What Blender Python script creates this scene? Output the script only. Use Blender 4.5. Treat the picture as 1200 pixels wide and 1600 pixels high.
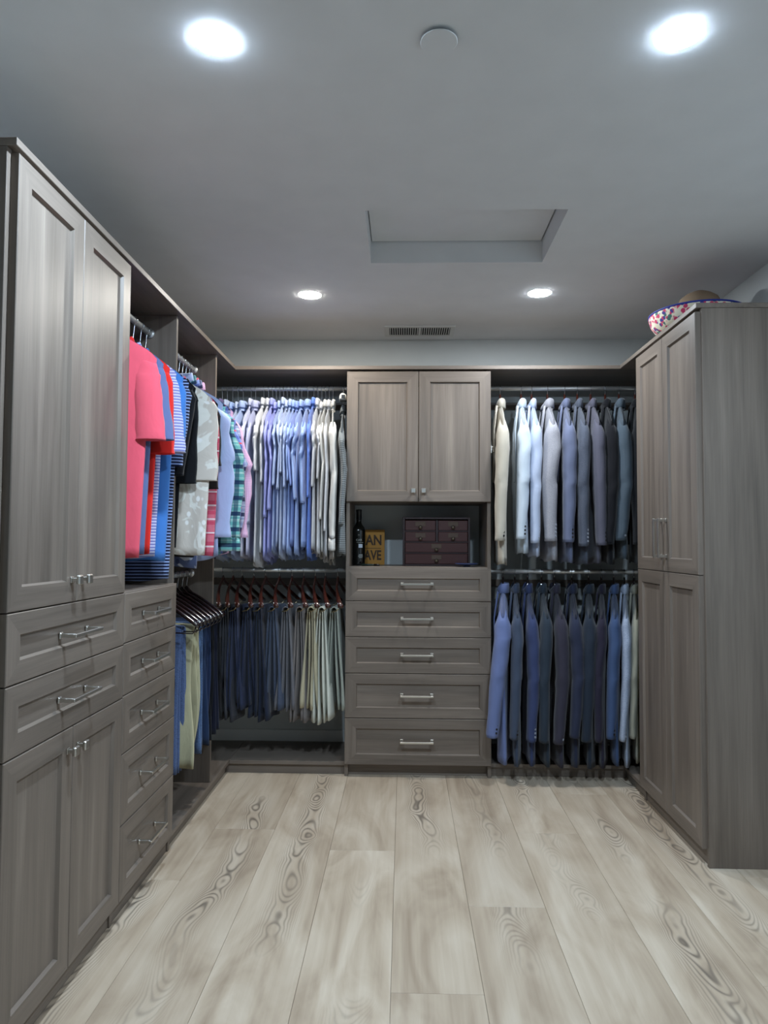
import bpy, bmesh, math, random
from mathutils import Vector, Matrix, Euler

for o in list(bpy.data.objects):
    bpy.data.objects.remove(o, do_unlink=True)
SC = bpy.context.scene
COL = SC.collection
PI = math.pi

# ------------------------------------------------------------------ camera
cam_d = bpy.data.cameras.new('camera')
cam_d.sensor_fit = 'VERTICAL'
cam_d.sensor_height = 32.0
cam_d.lens = 1116.9 / 1600.0 * 32.0
cam_d.clip_start = 0.02
cam = bpy.data.objects.new('camera', cam_d)
COL.objects.link(cam)
RV = Vector((0.99960452, 0.02769401, 0.00488232))
UV_ = Vector((-0.00369412, -0.0427946, 0.99907706))
FV = Vector((-0.02787739, 0.99869999, 0.04267537))
cam.matrix_world = Matrix(((RV.x, UV_.x, -FV.x, 0.0), (RV.y, UV_.y, -FV.y, 0.0), (RV.z, UV_.z, -FV.z, 1.2152), (0, 0, 0, 1)))
SC.camera = cam

# ------------------------------------------------------------------ world, exposure
w = bpy.data.worlds.new('world'); SC.world = w
w.use_nodes = True
w.node_tree.nodes['Background'].inputs[0].default_value = (0.6, 0.7, 0.8, 1)
w.node_tree.nodes['Background'].inputs[1].default_value = 0.02
SC.view_settings.view_transform = 'Standard'
SC.view_settings.look = 'None'
SC.view_settings.gamma = 1.0
SC.view_settings.use_curve_mapping = False
SC.view_settings.exposure = 1.45
LAMPS = [  # x, y, colour of the light, strength
    (-0.456, 1.645, (0.65, 0.82, 1.0), 410.0, 'cool blue-white ceiling downlight on the tall cabinet side, level with the sprinkler cover'),
    (0.643, 1.650, (0.65, 0.82, 1.0), 410.0, 'cool blue-white ceiling downlight on the wardrobe side, level with the sprinkler cover'),
    (-0.460, 3.405, (1.0, 0.96, 0.88), 160.0, 'small warm-white ceiling downlight in front of the dress shirts'),
    (0.645, 3.394, (0.86, 0.93, 1.0), 185.0, 'small cool-white ceiling downlight in front of the hanging blazers'),
]

# ------------------------------------------------------------------ materials
MATS = {}
def lin(c):
    return tuple(((x / 255.0) / 12.92 if x / 255.0 <= 0.04045 else ((x / 255.0 + 0.055) / 1.055) ** 2.4) for x in c) + (1.0,)

class NT:
    def __init__(s, name):
        s.m = bpy.data.materials.new(name); s.m.use_nodes = True
        s.n = s.m.node_tree.nodes; s.l = s.m.node_tree.links
        s.b = s.n['Principled BSDF']
    def node(s, t, **kw):
        x = s.n.new(t)
        for k, v in kw.items():
            if k == 'inp':
                for i, val in v.items(): x.inputs[i].default_value = val
            else: setattr(x, k, v)
        return x
    def link(s, a, b): s.l.new(a, b)
    def math(s, op, a, b=None, c=None):
        x = s.n.new('ShaderNodeMath'); x.operation = op
        for i, v in enumerate((a, b, c)):
            if v is None: continue
            if isinstance(v, (int, float)): x.inputs[i].default_value = v
            else: s.l.new(v, x.inputs[i])
        return x.outputs[0]
    def mix(s, f, a, b, mode='MIX'):
        x = s.n.new('ShaderNodeMix'); x.data_type = 'RGBA'; x.blend_type = mode
        for i, v in ((0, f), (6, a), (7, b)):
            if isinstance(v, (int, float)): x.inputs[i].default_value = v
            elif isinstance(v, tuple): x.inputs[i].default_value = v
            else: s.l.new(v, x.inputs[i])
        return x.outputs[2]
    def ramp(s, f, stops):
        x = s.n.new('ShaderNodeValToRGB')
        e = x.color_ramp.elements
        while len(e) < len(stops): e.new(0.5)
        for i, (p, c) in enumerate(stops):
            e[i].position = p; e[i].color = c
        s.l.new(f, x.inputs[0]); return x.outputs[0]

def simple(name, col, rough=0.6, metal=0.0, spec=0.5, bump=0.0, bscale=300.0, coat=0.0):
    if name in MATS: return MATS[name]
    t = NT(name)
    n = t.node('ShaderNodeTexNoise', inp={'Scale': 8.0, 'Detail': 3.0})
    tc = t.node('ShaderNodeTexCoord'); t.link(tc.outputs['Object'], n.inputs['Vector'])
    c = lin(col)
    d = tuple(x * 0.9 for x in c[:3]) + (1,)
    t.link(t.mix(n.outputs[0], c, d), t.b.inputs['Base Color'])
    t.b.inputs['Roughness'].default_value = rough
    t.b.inputs['Metallic'].default_value = metal
    t.b.inputs['Specular IOR Level'].default_value = spec
    t.b.inputs['Coat Weight'].default_value = coat
    if bump:
        n2 = t.node('ShaderNodeTexNoise', inp={'Scale': bscale, 'Detail': 2.0})
        t.link(tc.outputs['Object'], n2.inputs['Vector'])
        b = t.node('ShaderNodeBump', inp={'Strength': bump, 'Distance': 0.002})
        t.link(n2.outputs[0], b.inputs['Height']); t.link(b.outputs[0], t.b.inputs['Normal'])
    MATS[name] = t.m
    return t.m

def wood(axis):
    """grey-brown wood-grain laminate, the grain running along one axis"""
    name = 'laminate_' + 'xyz'[axis]
    if name in MATS: return MATS[name]
    t = NT(name)
    tc = t.node('ShaderNodeTexCoord'); oi = t.node('ShaderNodeObjectInfo')
    off = t.node('ShaderNodeCombineXYZ')
    r = oi.outputs['Random']
    for i in range(3): t.link(t.math('MULTIPLY', r, (31.0, 57.0, 83.0)[i]), off.inputs[i])
    add = t.node('ShaderNodeVectorMath', operation='ADD')
    t.link(tc.outputs['Object'], add.inputs[0]); t.link(off.outputs[0], add.inputs[1])
    def noise(cross, along, detail, dist=0.0, rough=0.6):
        mp = t.node('ShaderNodeMapping')
        sc = [cross] * 3; sc[axis] = along
        mp.inputs['Scale'].default_value = sc
        t.link(add.outputs[0], mp.inputs['Vector'])
        n = t.node('ShaderNodeTexNoise', inp={'Scale': 1.0, 'Detail': detail, 'Distortion': dist, 'Roughness': rough})
        t.link(mp.outputs[0], n.inputs['Vector'])
        return n.outputs[0]
    broad = noise(9.0, 0.55, 3.0, 0.6)
    mid = noise(38.0, 1.6, 3.0, 0.5)
    fine = noise(260.0, 5.0, 2.0)
    f = t.math('ADD', t.math('MULTIPLY', broad, 0.55), t.math('ADD', t.math('MULTIPLY', mid, 0.28), t.math('MULTIPLY', fine, 0.17)))
    c = t.ramp(f, [(0.30, lin((82, 74, 66))), (0.44, lin((105, 95, 86))), (0.56, lin((119, 108, 98))), (0.74, lin((143, 132, 120)))])
    t.link(c, t.b.inputs['Base Color'])
    t.link(t.math('ADD', t.math('MULTIPLY', mid, 0.15), 0.36), t.b.inputs['Roughness'])
    t.b.inputs['Specular IOR Level'].default_value = 0.45
    b = t.node('ShaderNodeBump', inp={'Strength': 0.25, 'Distance': 0.0006})
    t.link(t.math('ADD', t.math('MULTIPLY', fine, 0.7), t.math('MULTIPLY', mid, 0.5)), b.inputs['Height'])
    t.link(b.outputs[0], t.b.inputs['Normal'])
    MATS[name] = t.m
    return t.m

def oak():
    """pale greige oak plank; each plank object has its own origin, so its own figure"""
    if 'oak' in MATS: return MATS['oak']
    t = NT('oak')
    tc = t.node('ShaderNodeTexCoord'); oi = t.node('ShaderNodeObjectInfo')
    r = oi.outputs['Random']
    sep = t.node('ShaderNodeSeparateXYZ'); t.link(tc.outputs['Object'], sep.inputs[0])
    x, y = sep.outputs[0], sep.outputs[1]
    off = t.node('ShaderNodeCombineXYZ')
    for i in range(3): t.link(t.math('MULTIPLY', r, (37.0, 71.0, 53.0)[i]), off.inputs[i])
    add = t.node('ShaderNodeVectorMath', operation='ADD')
    t.link(tc.outputs['Object'], add.inputs[0]); t.link(off.outputs[0], add.inputs[1])
    def noise(sx, sy, detail, dist=0.0, src=None):
        mp = t.node('ShaderNodeMapping'); mp.inputs['Scale'].default_value = (sx, sy, 1.0)
        t.link(add.outputs[0], mp.inputs['Vector'])
        n = t.node('ShaderNodeTexNoise', inp={'Scale': 1.0, 'Detail': detail, 'Distortion': dist})
        t.link(mp.outputs[0], n.inputs['Vector']); return n.outputs[0]
    # cathedral figure: nested arches along the plank centre
    cx = t.math('ADD', x, t.math('MULTIPLY', t.math('SUBTRACT', noise(0.01, 1.7, 1.0), 0.5), 0.16))
    x2 = t.math('MULTIPLY', t.math('MULTIPLY', cx, cx), 330.0)
    h = t.math('ADD', t.math('ADD', x2, t.math('MULTIPLY', noise(2.5, 2.2, 2.0, 0.4), 5.0)), t.math('MULTIPLY', y, t.math('SUBTRACT', t.math('MULTIPLY', r, 4.0), 2.0)))
    ring = t.math('SINE', t.math('MULTIPLY', h, 24.0))
    ring = t.math('POWER', t.math('ADD', t.math('MULTIPLY', ring, 0.5), 0.5), 2.5)
    edge = t.math('SUBTRACT', 1.0, t.math('MULTIPLY', t.math('ABSOLUTE', cx), 12.5))
    edge = t.math('MAXIMUM', edge, 0.0)
    patch = t.ramp(noise(0.3, 1.1, 1.0), [(0.44, (0, 0, 0, 1)), (0.58, (1, 1, 1, 1))])
    ringm = t.math('MULTIPLY', t.math('MULTIPLY', ring, edge), t.math('MULTIPLY', patch, 1.0))
    soft = noise(6.5, 1.7, 4.0, 1.2)
    streak = noise(55.0, 1.4, 3.0, 0.3)
    base = t.ramp(t.math('ADD', t.math('MULTIPLY', soft, 0.78), t.math('MULTIPLY', streak, 0.22)),
                  [(0.30, lin((153, 135, 115))), (0.46, lin((179, 162, 141))), (0.60, lin((195, 180, 160))), (0.78, lin((211, 199, 181)))])
    tone = t.mix(t.math('MULTIPLY', r, 0.20), base, lin((134, 119, 102)))
    c = t.mix(ringm, tone, lin((110, 99, 87)))
    t.link(c, t.b.inputs['Base Color'])
    t.b.inputs['Roughness'].default_value = 0.48
    t.b.inputs['Specular IOR Level'].default_value = 0.35
    b = t.node('ShaderNodeBump', inp={'Strength': 0.15, 'Distance': 0.001})
    t.link(streak, b.inputs['Height']); t.link(b.outputs[0], t.b.inputs['Normal'])
    MATS['oak'] = t.m
    return t.m

def fabric(name, col, pat=None, c2=None, c3=None, scale=1.0, rough=0.9, wrinkle=0.5):
    """woven cloth; pattern laid on the UV map, which is in metres"""
    if name in MATS: return MATS[name]
    t = NT(name)
    uv = t.node('ShaderNodeUVMap'); uv.uv_map = 'UVMap'
    tc = t.node('ShaderNodeTexCoord')
    sep = t.node('ShaderNodeSeparateXYZ'); t.link(uv.outputs[0], sep.inputs[0])
    u, v = sep.outputs[0], sep.outputs[1]
    c = lin(col)
    dark = tuple(q * 0.88 for q in c[:3]) + (1,)
    n = t.node('ShaderNodeTexNoise', inp={'Scale': 14.0, 'Detail': 3.0})
    t.link(tc.outputs['Object'], n.inputs['Vector'])
    out = t.mix(n.outputs[0], c, dark)
    def band(coord, period, width, phase=0.0):
        fr = t.math('FRACT', t.math('ADD', t.math('MULTIPLY', coord, 1.0 / (period * scale)), phase))
        return t.math('LESS_THAN', fr, width)
    if pat == 'hstripe':
        out = t.mix(band(v, 0.011, 0.45), out, lin(c2))
    elif pat == 'vstripe':
        out = t.mix(band(u, 0.008, 0.4), out, lin(c2))
    elif pat == 'gingham':
        a, b = band(u, 0.008, 0.5), band(v, 0.008, 0.5)
        out = t.mix(t.math('MULTIPLY', t.math('ADD', a, b), 0.5), out, lin(c2))
    elif pat == 'plaid':
        out = t.mix(t.math('MULTIPLY', band(v, 0.022, 0.3), 0.35), out, lin(c3))
        out = t.mix(t.math('MULTIPLY', band(v, 0.072, 0.10, 0.3), 0.6), out, lin(c3))
        out = t.mix(t.math('MULTIPLY', band(u, 0.060, 0.28, 0.1), 0.7), out, lin(c2))
        out = t.mix(t.math('MULTIPLY', band(v, 0.072, 0.26), 0.9), out, lin(c2))
    elif pat == 'madras':
        out = t.mix(t.math('MULTIPLY', band(u, 0.05, 0.4), 0.7), out, lin(c2))
        out = t.mix(t.math('MULTIPLY', band(v, 0.045, 0.35), 0.8), out, lin(c2))
        out = t.mix(band(v, 0.06, 0.12, 0.4), out, lin(c3))
    elif pat == 'leaf':
        mp = t.node('ShaderNodeMapping'); mp.inputs['Scale'].default_value = (11.0 / scale, 8.0 / scale, 1.0)
        t.link(uv.outputs[0], mp.inputs['Vector'])
        n1 = t.node('ShaderNodeTexNoise', inp={'Scale': 1.0, 'Detail': 2.0, 'Distortion': 2.2}); t.link(mp.outputs[0], n1.inputs['Vector'])
        vo = t.node('ShaderNodeTexVoronoi', inp={'Scale': 2.2}); t.link(mp.outputs[0], vo.inputs['Vector'])
        out = t.mix(t.ramp(n1.outputs[0], [(0.46, (0, 0, 0, 1)), (0.50, (1, 1, 1, 1))]), out, lin(c2))
        out = t.mix(t.ramp(vo.outputs['Distance'], [(0.16, (1, 1, 1, 1)), (0.24, (0, 0, 0, 1))]), out, lin(c3))
    elif pat == 'heather':
        n1 = t.node('ShaderNodeTexNoise', inp={'Scale': 420.0, 'Detail': 1.0}); t.link(tc.outputs['Object'], n1.inputs['Vector'])
        out = t.mix(t.ramp(n1.outputs[0], [(0.4, (0, 0, 0, 1)), (0.6, (1, 1, 1, 1))]), out, lin(c2))
    t.link(out, t.b.inputs['Base Color'])
    t.b.inputs['Roughness'].default_value = rough
    t.b.inputs['Specular IOR Level'].default_value = 0.2
    t.b.inputs['Sheen Weight'].default_value = 0.15
    mp2 = t.node('ShaderNodeMapping'); mp2.inputs['Scale'].default_value = (16.0, 7.0, 1.0)
    t.link(uv.outputs[0], mp2.inputs['Vector'])
    n2 = t.node('ShaderNodeTexNoise', inp={'Scale': 1.0, 'Detail': 3.0, 'Distortion': 0.6}); t.link(mp2.outputs[0], n2.inputs['Vector'])
    b = t.node('ShaderNodeBump', inp={'Strength': wrinkle, 'Distance': 0.012})
    t.link(n2.outputs[0], b.inputs['Height']); t.link(b.outputs[0], t.b.inputs['Normal'])
    MATS[name] = t.m
    return t.m

WX, WY, WZ = wood(0), wood(1), wood(2)
PAINT = simple('wall_paint', (196, 200, 199), 0.85, bump=0.06, bscale=220)
CEILP = simple('ceiling_paint', (228, 230, 232), 0.9, bump=0.05, bscale=200)
TRIMP = simple('trim_paint', (215, 216, 214), 0.5)
CHROME = simple('chrome', (214, 216, 220), 0.16, 1.0)
RODM = simple('satin_rod', (222, 222, 220), 0.38, 0.75)
NICKEL = simple('brushed_nickel', (208, 205, 198), 0.30, 0.97)
BRASS = simple('pale_brass', (190, 176, 140), 0.3, 1.0)
DWOOD = simple('walnut_hanger', (58, 24, 16), 0.22, spec=0.6, coat=0.6)
EWOOD = simple('espresso_hanger', (24, 12, 12), 0.12, spec=0.7, coat=0.8)
VELVET = simple('slim_hanger_plastic', (226, 226, 224), 0.5)
BLACKP = simple('black_plastic', (14, 14, 16), 0.4)
DARKGAP = simple('dark_cavity', (20, 21, 23), 0.9)

# ------------------------------------------------------------------ mesh helpers
def mesh_obj(name, verts, faces, mats, parent=None, smooth=False, uvs=None, fmats=None, fix=False):
    me = bpy.data.meshes.new(name)
    if parent is not None:
        q = parent
        while q.parent is not None: q = q.parent
        if not q.get('_local'):
            lx, ly, lz = q.location
            verts = [(a - lx, b - ly, c - lz) for a, b, c in verts]
    me.from_pydata(verts, [], faces)
    if not isinstance(mats, (list, tuple)): mats = [mats]
    for m in mats: me.materials.append(m)
    if fmats: me.polygons.foreach_set('material_index', fmats)
    if uvs is not None:
        ul = me.uv_layers.new(name='UVMap')
        vi = [0] * len(me.loops); me.loops.foreach_get('vertex_index', vi)
        flat = []
        for i in vi: flat += uvs[i]
        ul.data.foreach_set('uv', flat)
    if fix:
        bm = bmesh.new(); bm.from_mesh(me)
        bmesh.ops.recalc_face_normals(bm, faces=bm.faces)
        bm.to_mesh(me); bm.free()
    if smooth: me.polygons.foreach_set('use_smooth', [True] * len(me.polygons))
    me.update()
    o = bpy.data.objects.new(name, me)
    COL.objects.link(o)
    if parent is not None: o.parent = parent
    return o

def tag(o, label, cat, group=None):
    o['label'] = label; o['category'] = cat
    if group: o['group'] = group
    return o

def thing(name, label, cat, loc=(0, 0, 0), rotz=0.0, group=None, local=False):
    o = bpy.data.objects.new(name, None)
    o.empty_display_size = 0.05
    COL.objects.link(o)
    o.location = loc; o.rotation_euler = (0, 0, rotz)
    if local: o['_local'] = 1
    return tag(o, label, cat, group)

def struct(o):
    o['kind'] = 'structure'; return o

def box_geo(a, b, ch=0.0012):
    """axis-aligned box with small chamfers: 24 vertices"""
    x0, y0, z0 = a; x1, y1, z1 = b
    ch = min(ch, (x1 - x0) * 0.3, (y1 - y0) * 0.3, (z1 - z0) * 0.3)
    bm = bmesh.new()
    bmesh.ops.create_cube(bm, size=1.0)
    for v in bm.verts:
        v.co = ((x0 + x1) / 2 + v.co.x * (x1 - x0), (y0 + y1) / 2 + v.co.y * (y1 - y0), (z0 + z1) / 2 + v.co.z * (z1 - z0))
    if ch > 0: bmesh.ops.bevel(bm, geom=list(bm.edges), offset=ch, segments=1, affect='EDGES', profile=0.5)
    bm.verts.ensure_lookup_table()
    vs = [tuple(v.co) for v in bm.verts]; fs = [[v.index for v in f.verts] for f in bm.faces]
    bm.free()
    return vs, fs

def merge(*geos):
    V, F = [], []
    for v, f in geos:
        n = len(V); V += list(v); F += [[i + n for i in q] for q in f]
    return V, F

def bx(name, a, b, mat, parent=None, ch=0.0012):
    v, f = box_geo(a, b, ch)
    return mesh_obj(name, v, f, mat, parent)

def tube_geo(pts, r, n=8, cap=True):
    pts = [Vector(p) for p in pts]
    rr = r if isinstance(r, (list, tuple)) else [r] * len(pts)
    V, F = [], []
    up = None
    for i, p in enumerate(pts):
        d = (pts[min(i + 1, len(pts) - 1)] - pts[max(i - 1, 0)]).normalized()
        if up is None: up = Vector((0, 0, 1)) if abs(d.z) < 0.9 else Vector((0, 1, 0))
        s = d.cross(up)
        if s.length < 1e-4: s = d.cross(Vector((1, 0, 0)))
        s.normalize(); up = s.cross(d).normalized()
        for k in range(n):
            a = 2 * PI * k / n
            V.append(tuple(p + (s * math.cos(a) + up * math.sin(a)) * rr[i]))
    for i in range(len(pts) - 1):
        for k in range(n):
            F.append([i * n + k, i * n + (k + 1) % n, (i + 1) * n + (k + 1) % n, (i + 1) * n + k])
    if cap:
        F.append(list(range(n))[::-1]); F.append([(len(pts) - 1) * n + k for k in range(n)])
    return V, F

def lathe_geo(prof, c, n=24, close=True):
    """profile of (radius, z) turned about the vertical through c"""
    V, F = [], []
    for (r, z) in prof:
        for k in range(n):
            a = 2 * PI * k / n
            V.append((c[0] + r * math.cos(a), c[1] + r * math.sin(a), c[2] + z))
    for i in range(len(prof) - 1):
        for k in range(n):
            F.append([i * n + k, i * n + (k + 1) % n, (i + 1) * n + (k + 1) % n, (i + 1) * n + k])
    if close:
        F.append(list(range(n))[::-1]); F.append([(len(prof) - 1) * n + k for k in range(n)])
    return V, F

# ------------------------------------------------------------------ room shell
XL, XR = -0.900, 1.130           # faces of the doors on both sides
WL, WR, WB, WF = -1.36, 1.545, 4.18, -1.3
H = 2.412
ZT = 2.122; CAP0, CAP1 = 2.130, 2.150; ZB = 0.064

floor = struct(bx('floor', (WL, WF, -0.06), (WR, WB, -0.004), DARKGAP, None, 0))
rng = random.Random(5)
seams = [WL, -1.052, -0.798, -0.541, -0.288, -0.031, 0.221, 0.477, 0.734, 0.992, 1.248, WR]
joints = [2.2, 2.60, 3.066, 1.72, 2.873, 1.985, 2.455, 3.07, 3.548, 2.05, 2.7]
for i in range(len(seams) - 1):
    y = joints[i]
    while y - 2.2 > WF: y -= 2.2
    cuts = [WF]
    while y < WB:
        cuts.append(y); y += 2.2
    cuts.append(WB)
    for j in range(len(cuts) - 1):
        if cuts[j + 1] - cuts[j] < 0.01: continue
        cx, cy = (seams[i] + seams[i + 1]) / 2, (cuts[j] + cuts[j + 1]) / 2
        hx, hy = (seams[i + 1] - seams[i]) / 2 - 0.0004, (cuts[j + 1] - cuts[j]) / 2 - 0.0004
        v, f = box_geo((-hx, -hy, -0.0045), (hx, hy, 0.0), 0.0008)
        me_o = mesh_obj('plank', v, f, oak())
        me_o.parent = floor; me_o.location = (cx, cy, 0)

struct(bx('wall_back', (WL - .1, WB, 0), (WR + .1, WB + .1, H), PAINT, None, 0))
struct(bx('wall_left', (WL - .1, WF, 0), (WL, WB, H), PAINT, None, 0))
struct(bx('wall_right', (WR, WF, 0), (WR + .1, WB, H), PAINT, None, 0))
struct(bx('wall_front', (WL - .1, WF - .1, 0), (WR + .1, WF, H), PAINT, None, 0))
struct(bx('baseboard_back_1', (WL, WB - 0.014, 0.0), (-0.30, WB, 0.131), TRIMP, None, 0.003))
struct(bx('baseboard_back_2', (0.452, WB - 0.014, 0.0), (WR, WB, 0.131), TRIMP, None, 0.003))
struct(bx('baseboard_right', (WR - 0.014, WF, 0.0), (WR, 2.76, 0.131), TRIMP, None, 0.003))
# ceiling with the recess of the attic hatch
hx0, hx1, hy0, hy1, hd = -0.145, 0.585, 2.53, 3.015, 0.092
V, F = [], []
xs = [WL, hx0, hx1, WR]; ys = [WF, hy0, hy1, WB]
for zz in (H, H + 0.12):
    for yy in ys:
        for xx in xs: V.append((xx, yy, zz))
for j in range(3):
    for i in range(3):
        if i == 1 and j == 1: continue
        a = j * 4 + i
        F.append([a, a + 4, a + 5, a + 1]); F.append([16 + a, 17 + a, 21 + a, 20 + a])
for (a, b) in ((5, 6), (6, 10), (10, 9), (9, 5)): F.append([a, b, b + 16, a + 16])
for k in range(3):
    for (a, b) in ((k, k + 1), (12 + k, 13 + k), (4 * k, 4 * k + 4), (4 * k + 3, 4 * k + 7)): F.append([a, b, b + 16, a + 16])
ceiling = struct(mesh_obj('ceiling', V, F, CEILP, fix=True))
hatch = thing('attic_hatch', 'white attic access panel set back in a square ceiling recess', 'hatch', (0.22, 2.77, H + hd))
bx('panel', (hx0 + .003, hy0 + .003, H + hd), (hx1 - .005, hy1 - .005, H + hd + .02), CEILP, hatch, 0.002)
bx('trim_stop', (hx0 + .001, hy0 + .001, H + hd + .0205), (hx1 - .001, hy1 - .001, H + hd + .028), DARKGAP, hatch, 0)

# ceiling vent
vent = thing('ceiling_vent', 'white slotted air vent on the ceiling above the centre cabinet', 'vent', (0.085, 3.99, H))
vx0, vx1, vy0, vy1 = -0.112, 0.281, 3.895, 4.10
ix0, ix1, iy0, iy1 = -0.086, 0.255, 3.925, 4.070
bx('frame', (vx0, vy0, H - .006), (vx1, iy0, H - .0005), TRIMP, vent, .002)
bx('frame', (vx0, iy1, H - .006), (vx1, vy1, H - .0005), TRIMP, vent, .002)
bx('frame', (vx0, iy0, H - .006), (ix0, iy1, H - .0005), TRIMP, vent, .002)
bx('frame', (ix1, iy0, H - .006), (vx1, iy1, H - .0005), TRIMP, vent, .002)
bx('mullion', (0.078, iy0, H - .006), (0.092, iy1, H - .0005), TRIMP, vent, .001)
bx('backing', (ix0, iy0, H - .0012), (ix1, iy1, H - .0004), DARKGAP, vent, 0)
for (a, b) in ((ix0, 0.078), (0.092, ix1)):
    gs = []
    n = 13
    for k in range(n):
        x = a + (b - a) * (k + 0.5) / n
        v, f = box_geo((x - .0022, iy0, H - .0055), (x + .0022, iy1, H - .0014), 0)
        gs.append((v, f))
    v, f = merge(*gs)
    s = mesh_obj('louvers', v, f, TRIMP, vent); s['kind'] = 'stuff'

# sprinkler cover plate
cp = thing('sprinkler_cover', 'flat white round sprinkler cover plate on the ceiling between two downlights', 'ceiling cover', (0.079, 1.65, H))
v, f = lathe_geo([(0.030, -0.001), (0.030, -0.0085)], (0.079, 1.65, H), 32); mesh_obj('collar', v, f, DARKGAP, cp, True)
v, f = lathe_geo([(0.0435, -0.0085), (0.044, -0.009), (0.044, -0.0105), (0.043, -0.0115), (0.02, -0.0118)], (0.079, 1.65, H), 40); mesh_obj('plate', v, f, CEILP, cp, False)

# downlights
def emit(name, col, s):
    t = NT(name)
    t.b.inputs['Base Color'].default_value = (0.9, 0.9, 0.9, 1)
    t.b.inputs['Emission Color'].default_value = col + (1,)
    t.b.inputs['Emission Strength'].default_value = s
    return t.m
for k, (x, y, c, s, lab) in enumerate(LAMPS):
    L = thing('downlight', lab, 'downlight', (x, y, H))
    v, f = lathe_geo([(0.0565, -0.0002), (0.0562, -0.0010), (0.0545, -0.0014), (0.0535, -0.0012)], (x, y, H), 40, False)
    mesh_obj('trim_ring', v, f, TRIMP, L, True)
    v, f = lathe_geo([(0.0534, -0.0006), (0.0530, -0.0014), (0.0510, -0.0022), (0.040, -0.0030), (0.018, -0.0035), (0.004, -0.0036)], (x, y, H), 36)
    mesh_obj('diffuser', v, f, emit('lamp_glow', c, s), L, True)

# ------------------------------------------------------------------ cabinets
def face_map(side, plane):
    """(a along the run, b up, c out of the face) -> world"""
    if side == 'L': return lambda a, b, c: (plane + c, a, b)
    if side == 'R': return lambda a, b, c: (plane - c, a, b)
    return lambda a, b, c: (a, plane - c, b)

def shaker(name, side, plane, a0, a1, b0, b1, parent, drawer=False, st=0.058, rl=None):
    """five-piece door or drawer front: mitred frame and a panel set back, the panel a child"""
    mp = face_map(side, plane)
    rl = rl or (0.052 if drawer else 0.056)
    g = 0.0015; T = 0.020; e = 0.0018; rec = 0.010; bv = 0.005
    a0 += g; a1 -= g; b0 += g; b1 -= g
    R = lambda d, da, db, c: [mp(a0 + da, b0 + db, c), mp(a1 - da, b0 + db, c), mp(a1 - da, b1 - db, c), mp(a0 + da, b1 - db, c)]
    V = R(0, 0, 0, -T) + R(0, 0, 0, -e) + R(0, e, e, 0) + R(0, st, rl, 0) + R(0, st + bv, rl + bv, -rec) + R(0, st + bv, rl + bv, -T)
    F, M = [], []
    h = WY if side in 'LR' else WX
    for k in range(5):
        for q in range(4):
            F.append([k * 4 + q, k * 4 + (q + 1) % 4, k * 4 + 4 + (q + 1) % 4, k * 4 + 4 + q]); M.append(q % 2)   # 0: rails, 1: stiles
    for q in range(4):
        F.append([20 + q, 20 + (q + 1) % 4, (q + 1) % 4, q]); M.append(q % 2)
    o = mesh_obj(name, V, F, [h, WZ], parent, fmats=M, fix=True)
    pa, pb = st + bv - 0.0005, rl + bv - 0.0005
    c0 = mp(a0 + pa, b0 + pb, -rec - .006); c1 = mp(a1 - pa, b1 - pb, -rec + 0.0003)
    lo = tuple(min(x, y) for x, y in zip(c0, c1)); hi = tuple(max(x, y) for x, y in zip(c0, c1))
    bx('panel', lo, hi, h if drawer else WZ, o, 0)
    return o

def mbox(mp, a0, a1, b0, b1, c0, c1, ch=0.001):
    p, q = mp(a0, b0, c0), mp(a1, b1, c1)
    return box_geo(tuple(min(x, y) for x, y in zip(p, q)), tuple(max(x, y) for x, y in zip(p, q)), ch)

def bar_handle(side, plane, a, b, parent, L=0.172, vertical=False, proj=0.034, base=0.0):
    mp0 = face_map(side, plane)
    mp = (lambda p, q, c: mp0(a + q, b + p, c)) if vertical else (lambda p, q, c: mp0(a + p, b + q, c))
    g = []
    for s in (-1, 1):
        x = s * (L / 2 - 0.008)
        g.append(mbox(mp, x - .0085, x + .0085, -.0085, .0085, base, base + .005, .002))
        g.append(mbox(mp, x - .0055, x + .0055, -.0055, .0055, base + .004, proj, .001))
    g.append(mbox(mp, -L / 2, L / 2, -.0048, .0048, proj - .004, proj + .005, .0012))
    v, f = merge(*g)
    return mesh_obj('handle', v, f, NICKEL, parent)

def knob(side, plane, a, b, parent):
    mp = face_map(side, plane)
    g = [mbox(mp, a - .008, a + .008, b - .008, b + .008, 0, .003), mbox(mp, a - .0055, a + .0055, b - .0055, b + .0055, .003, .018),
         mbox(mp, a - .013, a + .013, b - .013, b + .013, .018, .028, .003)]
    v, f = merge(*g)
    return mesh_obj('knob', v, f, NICKEL, parent)

# ---- tall cabinet on the left
YA, YBm, YC = 1.607, 2.294, 2.820
ym = (YA + YBm) / 2
CF = XL - 0.021                       # carcass front
t = thing('tall_cabinet', 'tall grey-brown wood cabinet with upper doors, two drawers and lower doors beside the T-shirts', 'cabinet', (-1.13, 1.95, 0))
bx('side_panel', (WL + .002, YA - .014, 0.0), (CF, YA + .005, CAP0), WZ, t)
bx('side_panel', (WL + .002, YBm - .019, 0.0), (CF, YBm - .0005, CAP0), WZ, t)
bx('bottom_panel', (WL + .002, YA + .006, ZB), (CF, YBm - .02, ZB + .019), WY, t)
bx('mid_panel', (WL + .002, YA + .006, 1.030), (CF, YBm - .02, 1.049), WY, t)
bx('back_panel', (WL + .002, YA + .006, ZB + .02), (WL + .010, YBm - .02, CAP0), WZ, t)
bx('toe_kick', (CF - .02, YA - .013, 0.0), (-0.927, YBm - .001, ZB - .002), WY, t)
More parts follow.
